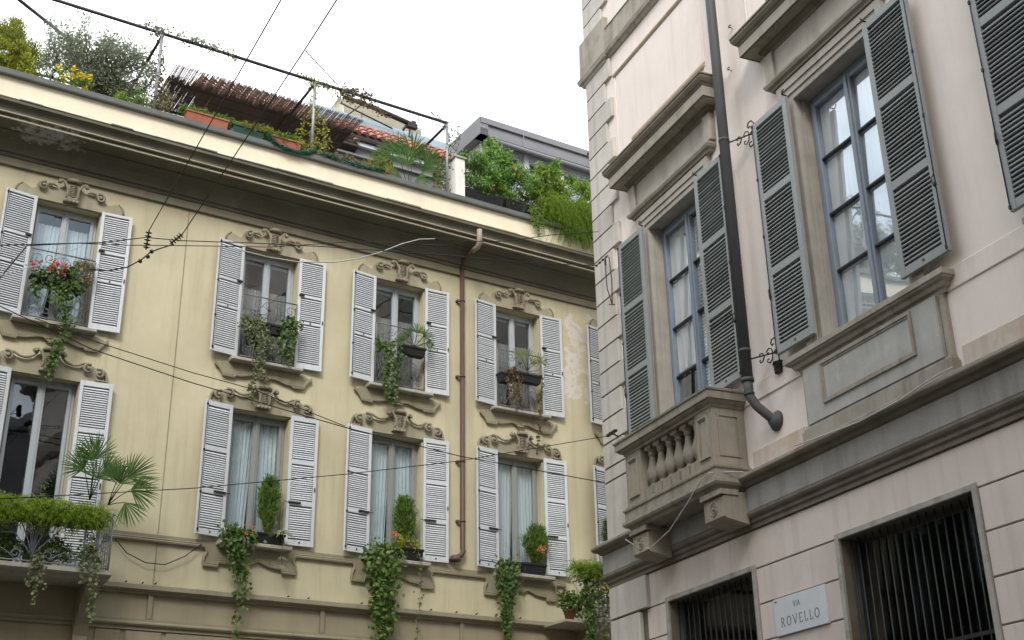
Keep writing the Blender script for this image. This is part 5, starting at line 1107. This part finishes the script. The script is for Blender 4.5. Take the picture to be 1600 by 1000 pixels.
branch((3.74, -1.1, RD), (.02, 0, 1), 1.05, .075, 2); branch((3.78, -1.1, 14.2), (.9, .05, .5), .62, .045, 1); branch((3.72, -1.1, 14.2), (-.8, .05, .6), .60, .045, 1); branch((3.75, -1.1, 14.45), (.25, .1, 1), .6, .045, 1)
part('trunk', tb, 'bark', ot)
tp = np.array([tuple(p) for p, d in tips]); ok_ = (tp[:, 2] > 14.3) & (tp[:, 2] < 16.25) & (tp[:, 0] > 2.75) & (tp[:, 0] < 5.0); tp = tp[ok_]
q1, _, c1_ = clumps((3.45, -1.1, 15.25), (.78, .55, .82), 46, 9000, .10, .55); q2, _, c2_ = clumps((4.35, -1.1, 15.1), (.62, .5, .75), 36, 7000, .10, .55)
tb2 = MB(); stems(c1_, (3.7, -1.1, 14.55), tb2, .014); stems(c2_, (3.8, -1.1, 14.5), tb2, .014); part('twigs', tb2, 'bark', ot, kind='stuff')
idx = np.concatenate([q1, q2]); leaves('foliage', idx, .070, .30, 'olivel', ot, 'kite', spread=1, up=.2)
bush('low yellow-green shrub peeping over the parapet beside the olive tree', 'shrub', (4.30, -.35, 13.75), (.34, .16, .22), 1300, .05, 'bright', .4, 22, .05, name='low_shrub', cz=.36)
# pergola
pg = thing('pergola', FL, (4.64, -.16, 13.85), 'grey tube pergola frame running along the roof parapet', 'pergola')
part('front_rail', MB().tube([(-1.0, -.15, 15.58), (10.60, -.15, 15.55)], .032, 8), 'darktube', pg)
for u in (1.3, 4.66, 7.66, 10.58):
    part('post', MB().tube([(u, -.15, 13.85), (u, -.15, 15.55)], .030, 8), 'galv', pg)
    part('cross_rail', MB().tube([(u, -.15, 15.52), (u, -2.4 if u < 10 else -1.4, 15.50)], .028, 8), 'rust', pg)
part('back_rail', MB().tube([(1.3, -2.42, 15.46), (9.2, -2.42, 15.46)], .03, 6), 'rust', pg)
part('back_post', MB().tube([(4.80, -2.42, RD), (4.80, -2.42, 15.46)], .035, 6), 'rust', pg); part('back_post', MB().tube([(9.1, -2.42, RD), (9.1, -2.42, 15.46)], .035, 6), 'rust', pg)
# slanting pole at the far left
sp0, sp1 = uvw(FL, sight(-20, -40, 23.0)), uvw(FL, sight(112, 65, 25.5))
solo('slanting_pole', MB().tube([sp0, sp1], .032, 8), 'darktube', FL, sp1, 'slanting dark pole rising to the left above the olive tree', 'pole')
# reed canopy: bundles of canes as single pieces
rc = thing('reed_canopy', FL, (7.2, -1.6, 15.46), 'brown reed mat canopy lying over the pergola, red tiles showing through its front edge', 'canopy')
cane = MB()
for k in range(5): cane.tube([(.003+.0062*k+rnd.uniform(-.002, .002), .74+rnd.uniform(-.02, .02), .004*rnd.random()), (.003+.0062*k+rnd.uniform(-.006, .006), -.80+rnd.uniform(-.06, .06), .004*rnd.random())], .0029, 3, cap=False)
cme = [mkmesh('reed_bundle', cane, M['reed'], (0, 0, 0))]
for s_ in range(2):
    c2 = MB(); 
    for k in range(5): c2.tube([(.003+.0060*k+rnd.uniform(-.002, .002), .74+rnd.uniform(-.02, .03), .004*rnd.random()), (.004+.0045*k+rnd.uniform(-.006, .006), -.80, .004*rnd.random())], .0029, 3, cap=False)
    cme.append(mkmesh('reed_bundle', c2, M['reed'], (0, 0, 0)))
nb = 118
for i in range(nb):
    u = 5.16+(9.05-5.16)*i/nb
    o = bpy.data.objects.new('reed_bundle', cme[i % 3]); COL.objects.link(o); o.parent = rc; ORI[o] = (u, -1.62, 15.53); o.location = loc_in(rc, ORI[o]); o.rotation_euler = (R(rnd.uniform(-.6, .6)), 0, R(rnd.uniform(-1.0, 1.0)))
tw = MB()
for w_ in (-.95, -1.25, -1.55, -1.85, -2.15): tw.tube([(5.28, w_, 15.525), (9.06, w_, 15.525)], .004, 3)
part('binding_wire', tw, 'wire', rc)
back = MB()
for i in range(950):
    u = 5.16+3.88*i/950; back.tube([(u, -1.42+rnd.uniform(-.10, .16), 15.545), (u+rnd.uniform(-.02, .02), -2.62, 15.545)], .0048, 3, cap=False)
part('lower_layer', back, 'reed', rc, kind='stuff')
# tiled roofs behind
def tiled(label, u0, u1, eave, ridge, m, pitch, rows, hip=0, name='tiled_roof', bulge=0):
    t = thing(name, FL, ((u0+u1)/2, eave[0], eave[1]), label, 'roof')
    part('roof_deck', MB().extr([(eave[0], eave[1]-.06), (ridge[0], ridge[1]-.06), (ridge[0]-1.5, ridge[1]-1.4), (ridge[0]-1.5, eave[1]-1), (eave[0], eave[1]-.1)], u0+hip*.9, u1), 'rust', t)
    sl_ = math.hypot(ridge[0]-eave[0], ridge[1]-eave[1])/rows; mb = MB(); n = 5; r0 = pitch*.42
    v = []
    dw, dz = (ridge[0]-eave[0]), (ridge[1]-eave[1]); Ln = math.hypot(dw, dz); dw /= Ln; dz /= Ln; nw, nz = dz, -dw
    if nz < 0: nw, nz = -nw, -nz
    for q, rr in ((0, r0), (sl_*1.18, r0*.8)):
        for k in range(n+1):
            a = math.pi*k/n; off = rr*math.sin(a)*.8+(.022 if q == 0 else 0); v.append((rr*math.cos(a), dw*q+nw*off, dz*q+nz*off))
    mb.add(v, [(k, k+1, n+2+k, n+1+k) for k in range(n)]+[tuple(range(n, -1, -1))], False); me = mkmesh('tile', mb, M[m], (0, 0, 0))
    for j in range(rows):
        k = 0; u = u0+pitch/2+hip*(j/rows)
        while u < u1:
            o = bpy.data.objects.new('tile', me); COL.objects.link(o); o.parent = t
            bz = bulge*math.sin(math.pi*min(1, max(0, (u-u0)/(u1-u0))))
            ORI[o] = (u, eave[0]+dw*sl_*j, eave[1]+dz*sl_*j+bz); o.location = loc_in(t, ORI[o]); o.rotation_euler = (R(rnd.uniform(-2, 2)), R(rnd.uniform(-2, 2)), R(rnd.uniform(-2.5, 2.5))); u += pitch
    return t
tiled('weathered brown-red clay tile roof behind the reed canopy', 5.95, 9.9, (-3.0, 16.38), (-3.75, 17.32), 'tile', .20, 7, hip=.55, bulge=.12)
tiled('orange clay tile roof to the right of the reed canopy', 9.35, 12.3, (-3.0, 16.62), (-3.32, 17.05), 'tile_red', .20, 3)
pw_ = thing('penthouse_wall', FL, (10, -3.2, RD), 'grey penthouse wall with a white beam under the orange tiles', 'wall')
part('wall', MB().box(8.7, 12.35, -3.5, -3.2, RD+.002, 16.38), 'greywall', pw_); part('beam', MB().box(8.7, 12.3, -3.19, -3.08, 16.38, 16.47), 'whiteframe', pw_); part('lower_beam', MB().box(8.7, 12.3, -3.19, -3.12, 16.12, 16.17), 'zinc', pw_)
part('soffit', MB().box(8.9, 12.3, -3.5, -3.01, 16.48, 16.54), 'rust', pw_)
for u in (9.9, 11.2): part('shutter_box', MB().bevbox(u-.5, u+.5, -3.199, -3.15, 13.6, 15.9, .01), 'zinc', pw_)
gs = thing('roof_sheet', FL, (10.8, -4, 17), 'grey-blue metal sheet roof above the orange tiles', 'roof')
part('sheet', MB().extr([(-3.36, 17.0), (-3.85, 17.66), (-3.85, 17.62), (-3.36, 16.95)], 9.0, 13.0), 'greyblue', gs)
for u in (10.1, 11.1): part('stay', MB().tube([(u, -3.45, 17.1), (u, -3.45, 17.3)], .012, 5), 'rust', gs)
cs_ = thing('corrugated_canopy', FL, (10.8, -4.2, 17.9), 'cream corrugated sheet canopy behind the roof garden', 'canopy')
def corr(P0, P1, Q0, Q1, k):      # ribs run from the P edge to the Q edge
    v = []
    for i in range(2*k+1):
        t = i/(2*k); o = .018 if i % 2 else -.018
        a_ = Vector(P0).lerp(Vector(P1), t); b_ = Vector(Q0).lerp(Vector(Q1), t); v += [a_+Vector((0, o, 0)), b_+Vector((0, o, 0))]
    return MB().add(v, [(2*i, 2*i+1, 2*i+3, 2*i+2) for i in range(2*k)])
part('sheet', corr((9.95, -3.95, 17.62), (9.98, -4.25, 18.36), (11.95, -3.95, 17.55), (12.12, -4.25, 18.08), 11), 'corrug', cs_)
part('side_sheet', corr((9.45, -3.9, 17.50), (9.95, -3.94, 17.62), (9.93, -4.2, 18.34), (9.96, -4.25, 18.36), 8), 'corrug', cs_)
part('edge', MB().tube([(9.95, -4.25, 18.39), (12.13, -4.25, 18.11)], .018, 5), 'whiteframe', cs_)
aw = thing('folded_awning', FL, (10.6, -3.4, 17.5), 'folded dark brown awning roll with its arm above the sheet roof', 'awning')
part('roll', MB().tube([(9.75, -3.4, 17.75), (10.5, -3.4, 17.70), (11.45, -3.4, 17.56)], [.045, .06, .062], 10), 'rust', aw); part('arm', MB().tube([(9.60, -3.4, 17.56), (10.95, -3.45, 17.33)], .020, 6), 'rust', aw)
part('strut', MB().tube([(10.12, -3.4, 17.68), (9.78, -3.45, 17.30)], .016, 5), 'rust', aw); part('strut', MB().tube([(10.15, -3.4, 17.68), (10.16, -3.45, 17.38)], .014, 5), 'galv', aw)
jb = MB().box(11.30, 11.55, -3.46, -3.34, 17.46, 17.58).box(11.42, 11.52, -3.44, -3.36, 17.58, 17.66).tube([(11.28, -3.4, 17.50), (11.20, -3.4, 17.34)], .03, 6).tube([(11.38, -3.4, 17.46), (11.36, -3.4, 17.22), (11.46, -3.4, 17.2)], .022, 6); part('joint', jb, 'rust', aw)
solo('antenna_rod', MB().tube([(11.62, -3.4, 17.6), (11.55, -3.4, 18.25)], .010, 5), 'galv', FL, (11.6, -3.4, 17.6), 'thin upright antenna rod over the folded awning', 'antenna')
solo('chain', MB().tube([sight_uvw for sight_uvw in [uvw(FL, sight(478+3.4*i, 80+3.6*i+(1 if i % 2 else -1)*.6, 14+.3*i)) for i in range(16)]], .008, 4), 'iron', FL, uvw(FL, sight(478, 80, 14)), 'slack chain hanging from the wire towards the pergola rail', 'chain')
# white pier and parapet step
pr = thing('white_pier', FL, (10.78, -.2, 13.85), 'white plastered pier with a grey cap at the end of the terrace', 'pier')
part('shaft', MB().box(10.70, 10.92, -.62, -.02, 13.851, 14.72), 'white', pr); part('capstone', MB().extr([(-.62, 14.721), (.01, 14.721), (.01, 14.76), (-.62, 14.82)], 10.66, 10.945), 'casing', pr)
# zinc penthouse with windows
zp = thing('zinc_penthouse', FL, (12.8, -2.6, RD), 'penthouse with grey zinc fascia and white framed windows behind the shrubs', 'building')
part('wall', wall(13.0, 21, RD, 17.6, [(13.25+1.0*k, 14.05+1.0*k, 15.6, 17.12) for k in range(6)], w=-2.75, depth=.12), 'whiteframe', zp)
part('side_wall', MB().box(12.93, 12.999, -7.5, -2.75, RD, 17.2), 'white', zp); part('inner_room', MB().box(13.01, 21, -5.5, -2.95, RD, 17.4), 'room', zp)
for k in range(6):
    a, b = 13.25+k, 14.05+k; f = MB()
    f.bevbox(a+.002, a+.06, -2.85, -2.79, 15.6, 17.11, .006); f.bevbox(b-.06, b-.002, -2.85, -2.79, 15.6, 17.11, .006); f.bevbox(a+.061, b-.061, -2.85, -2.79, 17.05, 17.11, .006); f.bevbox(a+.061, b-.061, -2.85, -2.79, 15.6, 15.67, .006)
    fo = part('window', f, 'whiteframe', zp, (a, -2.8, 15.6)); part('pane', MB().quad((a+.05, -2.83, 15.65), (a+.05, -2.83, 17.07), (b-.05, -2.83, 17.07), (b-.05, -2.83, 15.65)), 'glass_r', fo)
    part('blind', MB().box(a+.05, b-.05, -2.90, -2.88, 16.95, 17.1), 'muntin', fo)
for k in range(7): part('mullion', MB().bevbox(13.08+k, 13.22+k, -2.745, -2.68, 15.0, 17.3, .01), 'whiteframe', zp)
fz = MB()
for z0, z1, wv in ((17.20, 17.38, -2.42), (17.39, 17.50, -2.46), (17.51, 17.66, -2.40)): fz.box(12.72, 21, -2.7 if z0 < 17.3 else -2.72, wv, z0, z1)
part('fascia', fz, 'zinc', zp); sf = MB()
sf.add([(12.70, -2.41, 17.66), (12.70, -2.41, 17.20), (12.70, -7.5, 17.20), (12.70, -7.5, 17.66)], [(0, 1, 2, 3)]); sf.box(12.702, 12.93, -7.5, -2.42, 17.20, 17.66); part('side_fascia', sf, 'zinc', zp)
part('gutter', MB().tube([(12.95, -2.45, 17.14), (21, -2.45, 17.12)], .055, 10), 'zinc', zp); part('eave_soffit', MB().box(12.94, 21, -2.749, -2.5, 17.42, 17.5), 'whiteframe', zp)
for u in (13.9, 15.8): part('seam', MB().box(u-.006, u+.006, -2.40, -2.392, 17.2, 17.66), 'galv', zp)
part('rain_pipe', MB().tube([(13.0, -2.50, 17.12), (12.99, -2.62, 16.95), (12.99, -2.66, 13.3)], .035, 8), 'galv', zp)

# roof planters and plants
planter('terracotta planter with bright green succulent at the left of the parapet', (5.58, -.06, 13.845), .78, .20, .18, 'terracotta', 'planters on the parapet')
feather('bright green tufts of the left terracotta parapet planter', 'plant', [(5.2+.11*i, -.10, 14.06) for i in range(8)], 300, .15, m='bright', name='parapet_plant', group='plants in the parapet planters', fine=.045, sag=.35, spread=(.08, .04, .02))
planter('dark green planter in the middle of the parapet row', (6.36, -.06, 13.845), .60, .18, .17, 'pot_green', 'planters on the parapet')
feather('yellow-green broom-like plant of the dark green parapet planter', 'plant', [(6.25+.1*i, -.10, 14.03) for i in range(6)], 330, .22, m='yell', name='parapet_plant', group='plants in the parapet planters', fine=.04, sag=.4, spread=(.08, .04, .02))
planter('terracotta planter at the right end of the parapet row', (7.10, -.06, 13.845), .56, .20, .15, 'terracotta', 'planters on the parapet')
feather('fresh green grassy plant of the right terracotta parapet planter', 'plant', [(6.9+.08*i, -.10, 14.0) for i in range(6)], 300, .18, m='bright', name='parapet_plant', group='plants in the parapet planters', fine=.05, sag=.25, spread=(.08, .04, .02))
def garland(label, pts, n=1500):
    t = thing('tinsel_garland', FL, pts[0], label, 'garland', 'tinsel garlands'); mb = MB().tube(pts, .012, 5); part('cord', mb, 'pot_green', t)
    P_ = []
    for i in range(n):
        k = rnd.randrange(len(pts)-1); P_.append(np.array(pts[k])+(np.array(pts[k+1])-np.array(pts[k]))*rnd.random())
    leaves('needles', np.array(P_)+rng.normal(size=(n, 3))*.018, .05, .18, 'tinsel', t, 'kite')
garland('green tinsel garland draped under the right terracotta planter', [(6.70, .09, 13.93), (6.85, .10, 13.80), (7.05, .10, 13.74), (7.3, .10, 13.73), (7.5, .09, 13.78), (7.68, .06, 13.9)])
garland('green tinsel garland lying along the parapet left of the palm', [(7.75, .07, 13.86), (8.1, .09, 13.83), (8.5, .09, 13.82), (8.8, .09, 13.83), (9.1, .07, 13.88)])
vine('climbing_vine', 'dry yellowing creeper round the foot of the left pergola post', 'vine', [[(4.8, -.2, 13.8), (4.75, -.2, 14.3), (4.68, -.18, 14.9), (4.68, -.16, 15.4)], [(4.8, -.25, 13.8), (4.95, -.22, 14.1), (4.85, -.2, 14.5)], [(4.7, -.2, 13.8), (4.6, -.2, 14.2)]], 760, .06, 'dryl', .10, tpl='kite', asp=.6, group='creepers on the pergola', droop=.2)
vine('climbing_vine', 'thin creeper sprigs along the rail right of the left pergola post', 'vine', [[(4.4, -.15, 15.62), (4.9, -.15, 15.7), (5.1, -.12, 15.5)], [(5.1, -.15, 15.6), (5.4, -.12, 15.65), (5.6, -.12, 15.45)], [(5.5, -.15, 15.6), (5.9, -.12, 15.6), (6.1, -.12, 15.45)], [(4.66, -.15, 15.6), (4.5, -.15, 15.4)]], 520, .06, 'olivel', .085, tpl='kite', asp=.6, group='creepers on the pergola', droop=.2, stemr=.003)
vine('climbing_vine', 'yellow-leaved creeper on the middle pergola post', 'vine', [[(7.7, -.2, 13.9), (7.7, -.18, 14.5), (7.68, -.16, 15.2), (7.5, -.15, 15.7)], [(7.6, -.22, 13.9), (7.45, -.2, 14.4), (7.5, -.18, 14.8)], [(7.8, -.2, 13.9), (7.95, -.2, 14.4), (7.85, -.18, 14.9)], [(7.7, -.15, 15.5), (8.0, -.12, 15.55), (8.3, -.12, 15.4)], [(7.7, -.15, 15.5), (7.3, -.12, 15.65)]],
     900, .055, 'yell', .085, tpl='kite', asp=.6, group='creepers on the pergola', droop=.3, stemr=.003)
vine('climbing_vine', 'greenish creeper tangle on the rail above the folded awning', 'vine', [[(8.3, -.15, 15.6), (8.7, -.12, 15.62), (9.0, -.12, 15.5)], [(8.6, -.15, 15.45), (9.0, -.15, 15.35), (9.3, -.15, 15.25)], [(8.2, -.15, 15.5), (8.5, -.15, 15.3)]], 520, .06, 'dryl', .07, tpl='kite', asp=.6, group='creepers on the pergola', droop=.3)
vine('climbing_vine', 'bare twiggy creeper round the right pergola post by the white pier', 'vine', [[(10.6, -.2, 13.9), (10.62, -.18, 14.6), (10.65, -.15, 15.3), (10.9, -.15, 15.6)], [(10.5, -.2, 13.9), (10.4, -.2, 14.3), (10.45, -.2, 14.7)], [(10.6, -.15, 15.4), (10.3, -.15, 15.65), (10.1, -.15, 15.7)], [(10.65, -.15, 14.9), (10.85, -.15, 15.3), (10.8, -.15, 15.65)], [(10.3, -.2, 13.9), (10.35, -.2, 14.2)]],
     620, .05, 'dryl', .075, tpl='kite', asp=.5, group='creepers on the pergola', droop=.2, stemr=.004)
vine('climbing_vine', 'pale dry leaves lying on the parapet between garland and palm', 'vine', [[(7.9, -.05, 13.95), (8.3, -.04, 14.0), (8.7, -.04, 13.96), (9.1, -.04, 14.0)], [(8.1, -.1, 14.0), (8.6, -.1, 14.08)]], 420, .05, 'dryl', .05, tpl='kite', asp=.5, group='creepers on the pergola')
fanpalm('broad fan palm behind the parapet right of the reed canopy', (9.95, -.55, 13.7), [((-.30, .1, .85), R(125), R(62), 1.), ((.0, .1, .95), R(92), R(70), 1.05), ((.32, .1, .80), R(55), R(65), 1.), ((-.45, .15, .55), R(160), R(60), .95), ((.45, .1, .55), R(20), R(60), .95), ((-.15, .2, .60), R(105), R(60), .8), ((.2, .2, .55), R(75), R(60), .8), ((-.55, .2, .62), R(170), R(45), .8), ((.05, .2, .35), R(-10), R(70), .6), ((-.3, .2, .3), R(190), R(60), .6)], .60, 'palm', 34, None, trunk=.12, wd=.020, droop=.2)
bush('yellow-green feathery shrub left of the roof palm', 'shrub', (9.20, -.45, 13.8), (.26, .16, .34), 900, .10, 'yell', .12, 12, .07, name='low_shrub', dirs=np.array([-.3, 0, 1.2]), spread=.5)
t = thing('ornament', FL, (9.12, .0, 13.87), 'tiny red ornament lying on the parapet edge', 'ornament'); part('figure', MB().ball((9.10, .02, 13.90), .035, 8, 5).ball((9.17, .02, 13.89), .028, 8, 5).ball((9.22, .03, 13.88), .02, 6, 4), 'redf', t)
# shrubs to the right of the pier
for i, (u0, u1) in enumerate(((10.96, 11.86), (11.90, 12.80), (12.84, 13.74), (13.78, 14.7))):
    planter(['black balcony box just right of the white pier', 'second black balcony box right of the pier, below the orange flowers', 'black balcony box behind the hanging creeper', 'black balcony box at the stone corner'][i], ((u0+u1)/2, -.19, 13.86), u1-u0, .28, .25, 'pot_black', 'black boxes on the roof edge')
mesh_ = MB()
for k in range(30): u = 10.95+.06*k; mesh_.tube([(u, -.02, 13.86), (u+.02, -.02, 14.18)], .004, 3)
for z in (13.9, 13.98, 14.06, 14.14): mesh_.tube([(10.95, -.02, z), (12.75, -.02, z)], .004, 3)
solo('wire_netting', mesh_, 'iron', FL, (11.8, -.02, 13.86), 'black netting in front of the boxes on the roof edge', 'netting')
RG = 'shrubs along the roof edge'
bush('tall bay-like shrub with upright shoots in front of the penthouse corner', 'shrub', (11.95, -.55, 14.1), (.42, .28, .80), 3600, .088, 'shrub', .42, 34, .07, dirs=np.array([0, 0, .7]), group=RG, cz=.88)
bush('dense dark green shrub with orange flowers right of the white pier', 'shrub', (11.35, -.22, 14.0), (.56, .30, .56), 5200, .068, 'shrub', .42, 46, .06, group=RG, flowers=('orangef', 2, .05), cz=.52, dirs=np.array([0, 0, .4]))
bush('dense shrub with small orange flowers in the middle of the roof edge', 'shrub', (12.25, -.22, 14.0), (.62, .30, .56), 5600, .066, 'shrub', .42, 46, .06, group=RG, flowers=('orangef', 3, .05), cz=.48, dirs=np.array([0, 0, .4]))
bush('yellow-green shrub with glossy leaves right of the middle of the roof edge', 'shrub', (13.05, -.28, 14.0), (.52, .30, .72), 5200, .075, 'glossy', .45, 40, .06, group=RG, flowers=('orangef', 2, .05), cz=.68, dirs=np.array([0, 0, .5]))
bush('upright shrub rising beside the stone corner', 'shrub', (13.85, -.40, 14.0), (.60, .30, .82), 6000, .072, 'glossy', .45, 44, .06, group=RG, cz=.66, dirs=np.array([0, 0, .5]))
bush('small tall shoot above the glossy shrub', 'shrub', (13.45, -.5, 14.7), (.12, .10, .36), 500, .08, 'bright', .45, 10, .05, group=RG, dirs=np.array([0, 0, .6]), cz=.6)
feather('feathery bright plumes cascading over the roof edge at the stone corner', 'plant', [(12.95+.11*i, -.02, 14.28) for i in range(13)], 1900, .52, name='cascading_fern', sag=1.5, fine=.032, spread=(.07, .05, .10))
feather('second layer of plumes hanging lowest over the cream parapet', 'plant', [(13.35+.07*i, .04, 13.98) for i in range(7)], 800, .50, name='cascading_fern', sag=1.7, fine=.032, spread=(.05, .04, .08))
vine('trailing_vine', 'small-leaved creeper hanging over the parapet left of the plumes', 'vine', [[(12.55, -.05, 14.1), (12.52, .10, 13.9), (12.55, .11, 13.6), (12.62, .10, 13.35)], [(12.5, -.05, 14.1), (12.45, .10, 13.85), (12.5, .1, 13.5)], [(12.6, -.05, 14.1), (12.65, .10, 13.8), (12.72, .1, 13.55)], [(12.7, -.05, 14.1), (12.85, .1, 13.85), (12.9, .1, 13.65)]], 900, .040, 'bright', .045, tpl='kite', asp=.7, taper=.1)

# ================================================================== WIRES
def wire(label, pts, r=.009, m='wire', cat='cable', group=None, sag=0, n=14, name='cable'):
    q = [Vector(p) for p in pts]; out = []
    for a, b in zip(q, q[1:]):
        for i in range(n): t = i/n; p = a.lerp(b, t); p.z -= sag*4*t*(1-t); out.append(p)
    out.append(q[-1]); mb = MB(); f = FL
    mb.tube([uvw(FL, p) for p in out], r, 5); return solo(name, mb, m, FL, uvw(FL, q[0]), label, cat, group)
A1 = FR.P(-16.62, .2, 10.74); A2 = FR.P(-16.5, .22, 7.72)
I1 = sight(231, 374, 17.5); I2 = sight(279, 376, 17.2)
wire('left of the two wires running steeply up over the street', [sight(233, 360, 17.5), sight(330, 190, 14.2), sight(439, 0, 11.5), sight(500, -105, 10)], .007)
wire('right of the two wires running steeply up over the street', [sight(285, 366, 17.2), sight(392, 205, 14.4), sight(476, 78, 12.6), sight(526, 0, 11.3), sight(590, -100, 10)], .007)
def insul(label, p, q):
    t = thing('insulator', FL, uvw(FL, p), label, 'insulator', 'ceramic insulators'); a, b = Vector(uvw(FL, p)), Vector(uvw(FL, q)); d = b-a
    part('rod', MB().tube([a, b], .012, 6), 'iron', t); mb = MB()
    for k in (.12, .3, .5, .7, .88): mb.tube([a+d*(k-.05), a+d*(k-.02), a+d*(k+.02), a+d*(k+.05)], [.02, .045, .045, .02], 8)
    part('disc', mb, 'pot_black', t)
insul('insulator at the foot of the left steep wire', sight(228, 390, 17.5), sight(233, 360, 17.5))
insul('insulator at the foot of the right steep wire', sight(266, 381, 17.2), sight(285, 366, 17.2))
wire('upper horizontal wire from the left edge past the insulators to the stone corner', [sight(-30, 384, 15), sight(160, 379, 16.6), sight(228, 371, 17.4), sight(282, 376, 17.2), sight(400, 380, 17.4), sight(500, 385, 17.6), sight(700, 399, 18.2), sight(805, 409, 18.6), A1], .007)
wire('lower horizontal wire just under the insulators', [sight(42, 384, 15.9), sight(120, 380, 16.5), sight(200, 383, 17.1), sight(300, 384, 17.2), sight(420, 386, 17.5), sight(560, 377, 18.2), sight(700, 384, 18.5)], .006)
wire('pale sagging cable crossing in front of the second upper window', [sight(345, 380, 17.6), sight(380, 392, 17.7), sight(420, 402, 17.8), sight(465, 409, 17.9), sight(520, 410, 18), sight(560, 404, 18.1), sight(595, 394, 18.2), sight(628, 381, 18.3), sight(655, 374, 18.4), sight(680, 373, 18.5)], .0085, 'wire_white', n=5)
wire('wire from the pale cable rising to the roof plants', [sight(680, 373, 18.5), sight(735, 377, 18.8), sight(790, 377, 19.2), sight(862, 367, 19.8), sight(935, 362, 20.5)], .006)
wire('curved dark spacer cable hanging below the insulators', [sight(270, 382, 17.2), sight(248, 389, 17.2), sight(235, 394, 17.1), sight(222, 405, 17), sight(200, 417, 16.9), sight(170, 423, 16.8), sight(140, 421, 16.6)], .009, n=5)
for (x, y), lb in (((231, 401), 'middle dark clip on the curved spacer cable'), ((219, 408), 'lowest dark clip on the curved spacer cable'), ((237, 393), 'topmost dark clip on the curved spacer cable')): solo('cable_clip', MB().ball(uvw(FL, sight(x, y, 17)), .03, 6, 4), 'iron', FL, uvw(FL, sight(x, y, 17)), lb, 'clip', 'clips on the spacer cable')
wire('short dark stay at the left edge in front of the first shutter', [sight(-5, 440, 15), sight(42, 384, 15.9)], .009)
wire('thin pale wire slanting from the left edge to the first upper window', [sight(-5, 432, 15), sight(60, 414, 15.7), sight(128, 384, 16.5)], .005, 'wire_white')
wire('upper of the two lower wires running down to the right', [sight(55, 497, 18.2), sight(150, 534, 18.6), sight(300, 582, 19), sight(395, 608, 19.2), sight(539, 666, 19.8)], .007)
wire('lower of the two lower wires running down to the right', [sight(-5, 476, 18), sight(145, 546, 18.6), sight(300, 598, 19), sight(540, 668, 19.8), sight(720, 713, 20.3), sight(960, 757, 20.8)], .008)
wire('long thin wire climbing from the lower left to the stone corner', [sight(-10, 780, 15.5), sight(300, 763, 16.4), sight(540, 741, 17.4), sight(720, 720, 18.2), A2], .006)
wire('hanging loop of cable between balcony and first lower shutter', [FL.P(4.75, .08, 6.22), FL.P(4.95, .08, 6.02), FL.P(5.25, .08, 5.90), FL.P(5.55, .08, 5.90), FL.P(5.85, .08, 6.06), FL.P(6.1, .08, 6.28)], .008, n=4)
wire('pale cable looping under the stone balcony', [FR.P(-15.95, .30, 5.95), FR.P(-15.4, .40, 5.70), FR.P(-14.95, .47, 5.58), FR.P(-14.3, .52, 5.68), FR.P(-13.7, .56, 5.92), FR.P(-13.35, .575, 6.10), FR.P(-13.12, .575, 6.15), FR.P(-12.98, .3, 6.15), FR.P(-12.95, .18, 6.15)], .008, 'wire_white', n=4)
wire('pale cable sagging along the string course under the apron panel', [FR.P(-11.75, .24, 6.13), FR.P(-11.2, .26, 6.08), FR.P(-10.5, .27, 6.03), FR.P(-9.8, .27, 6.05), FR.P(-9.35, .25, 6.12), FR.P(-9.05, .2, 6.16)], .008, 'wire_white', n=4)
print('objects', len(bpy.data.objects), 'tris', sum(sum(len(p.vertices)-2 for p in o.data.polygons) for o in bpy.data.objects if o.type == 'MESH'))
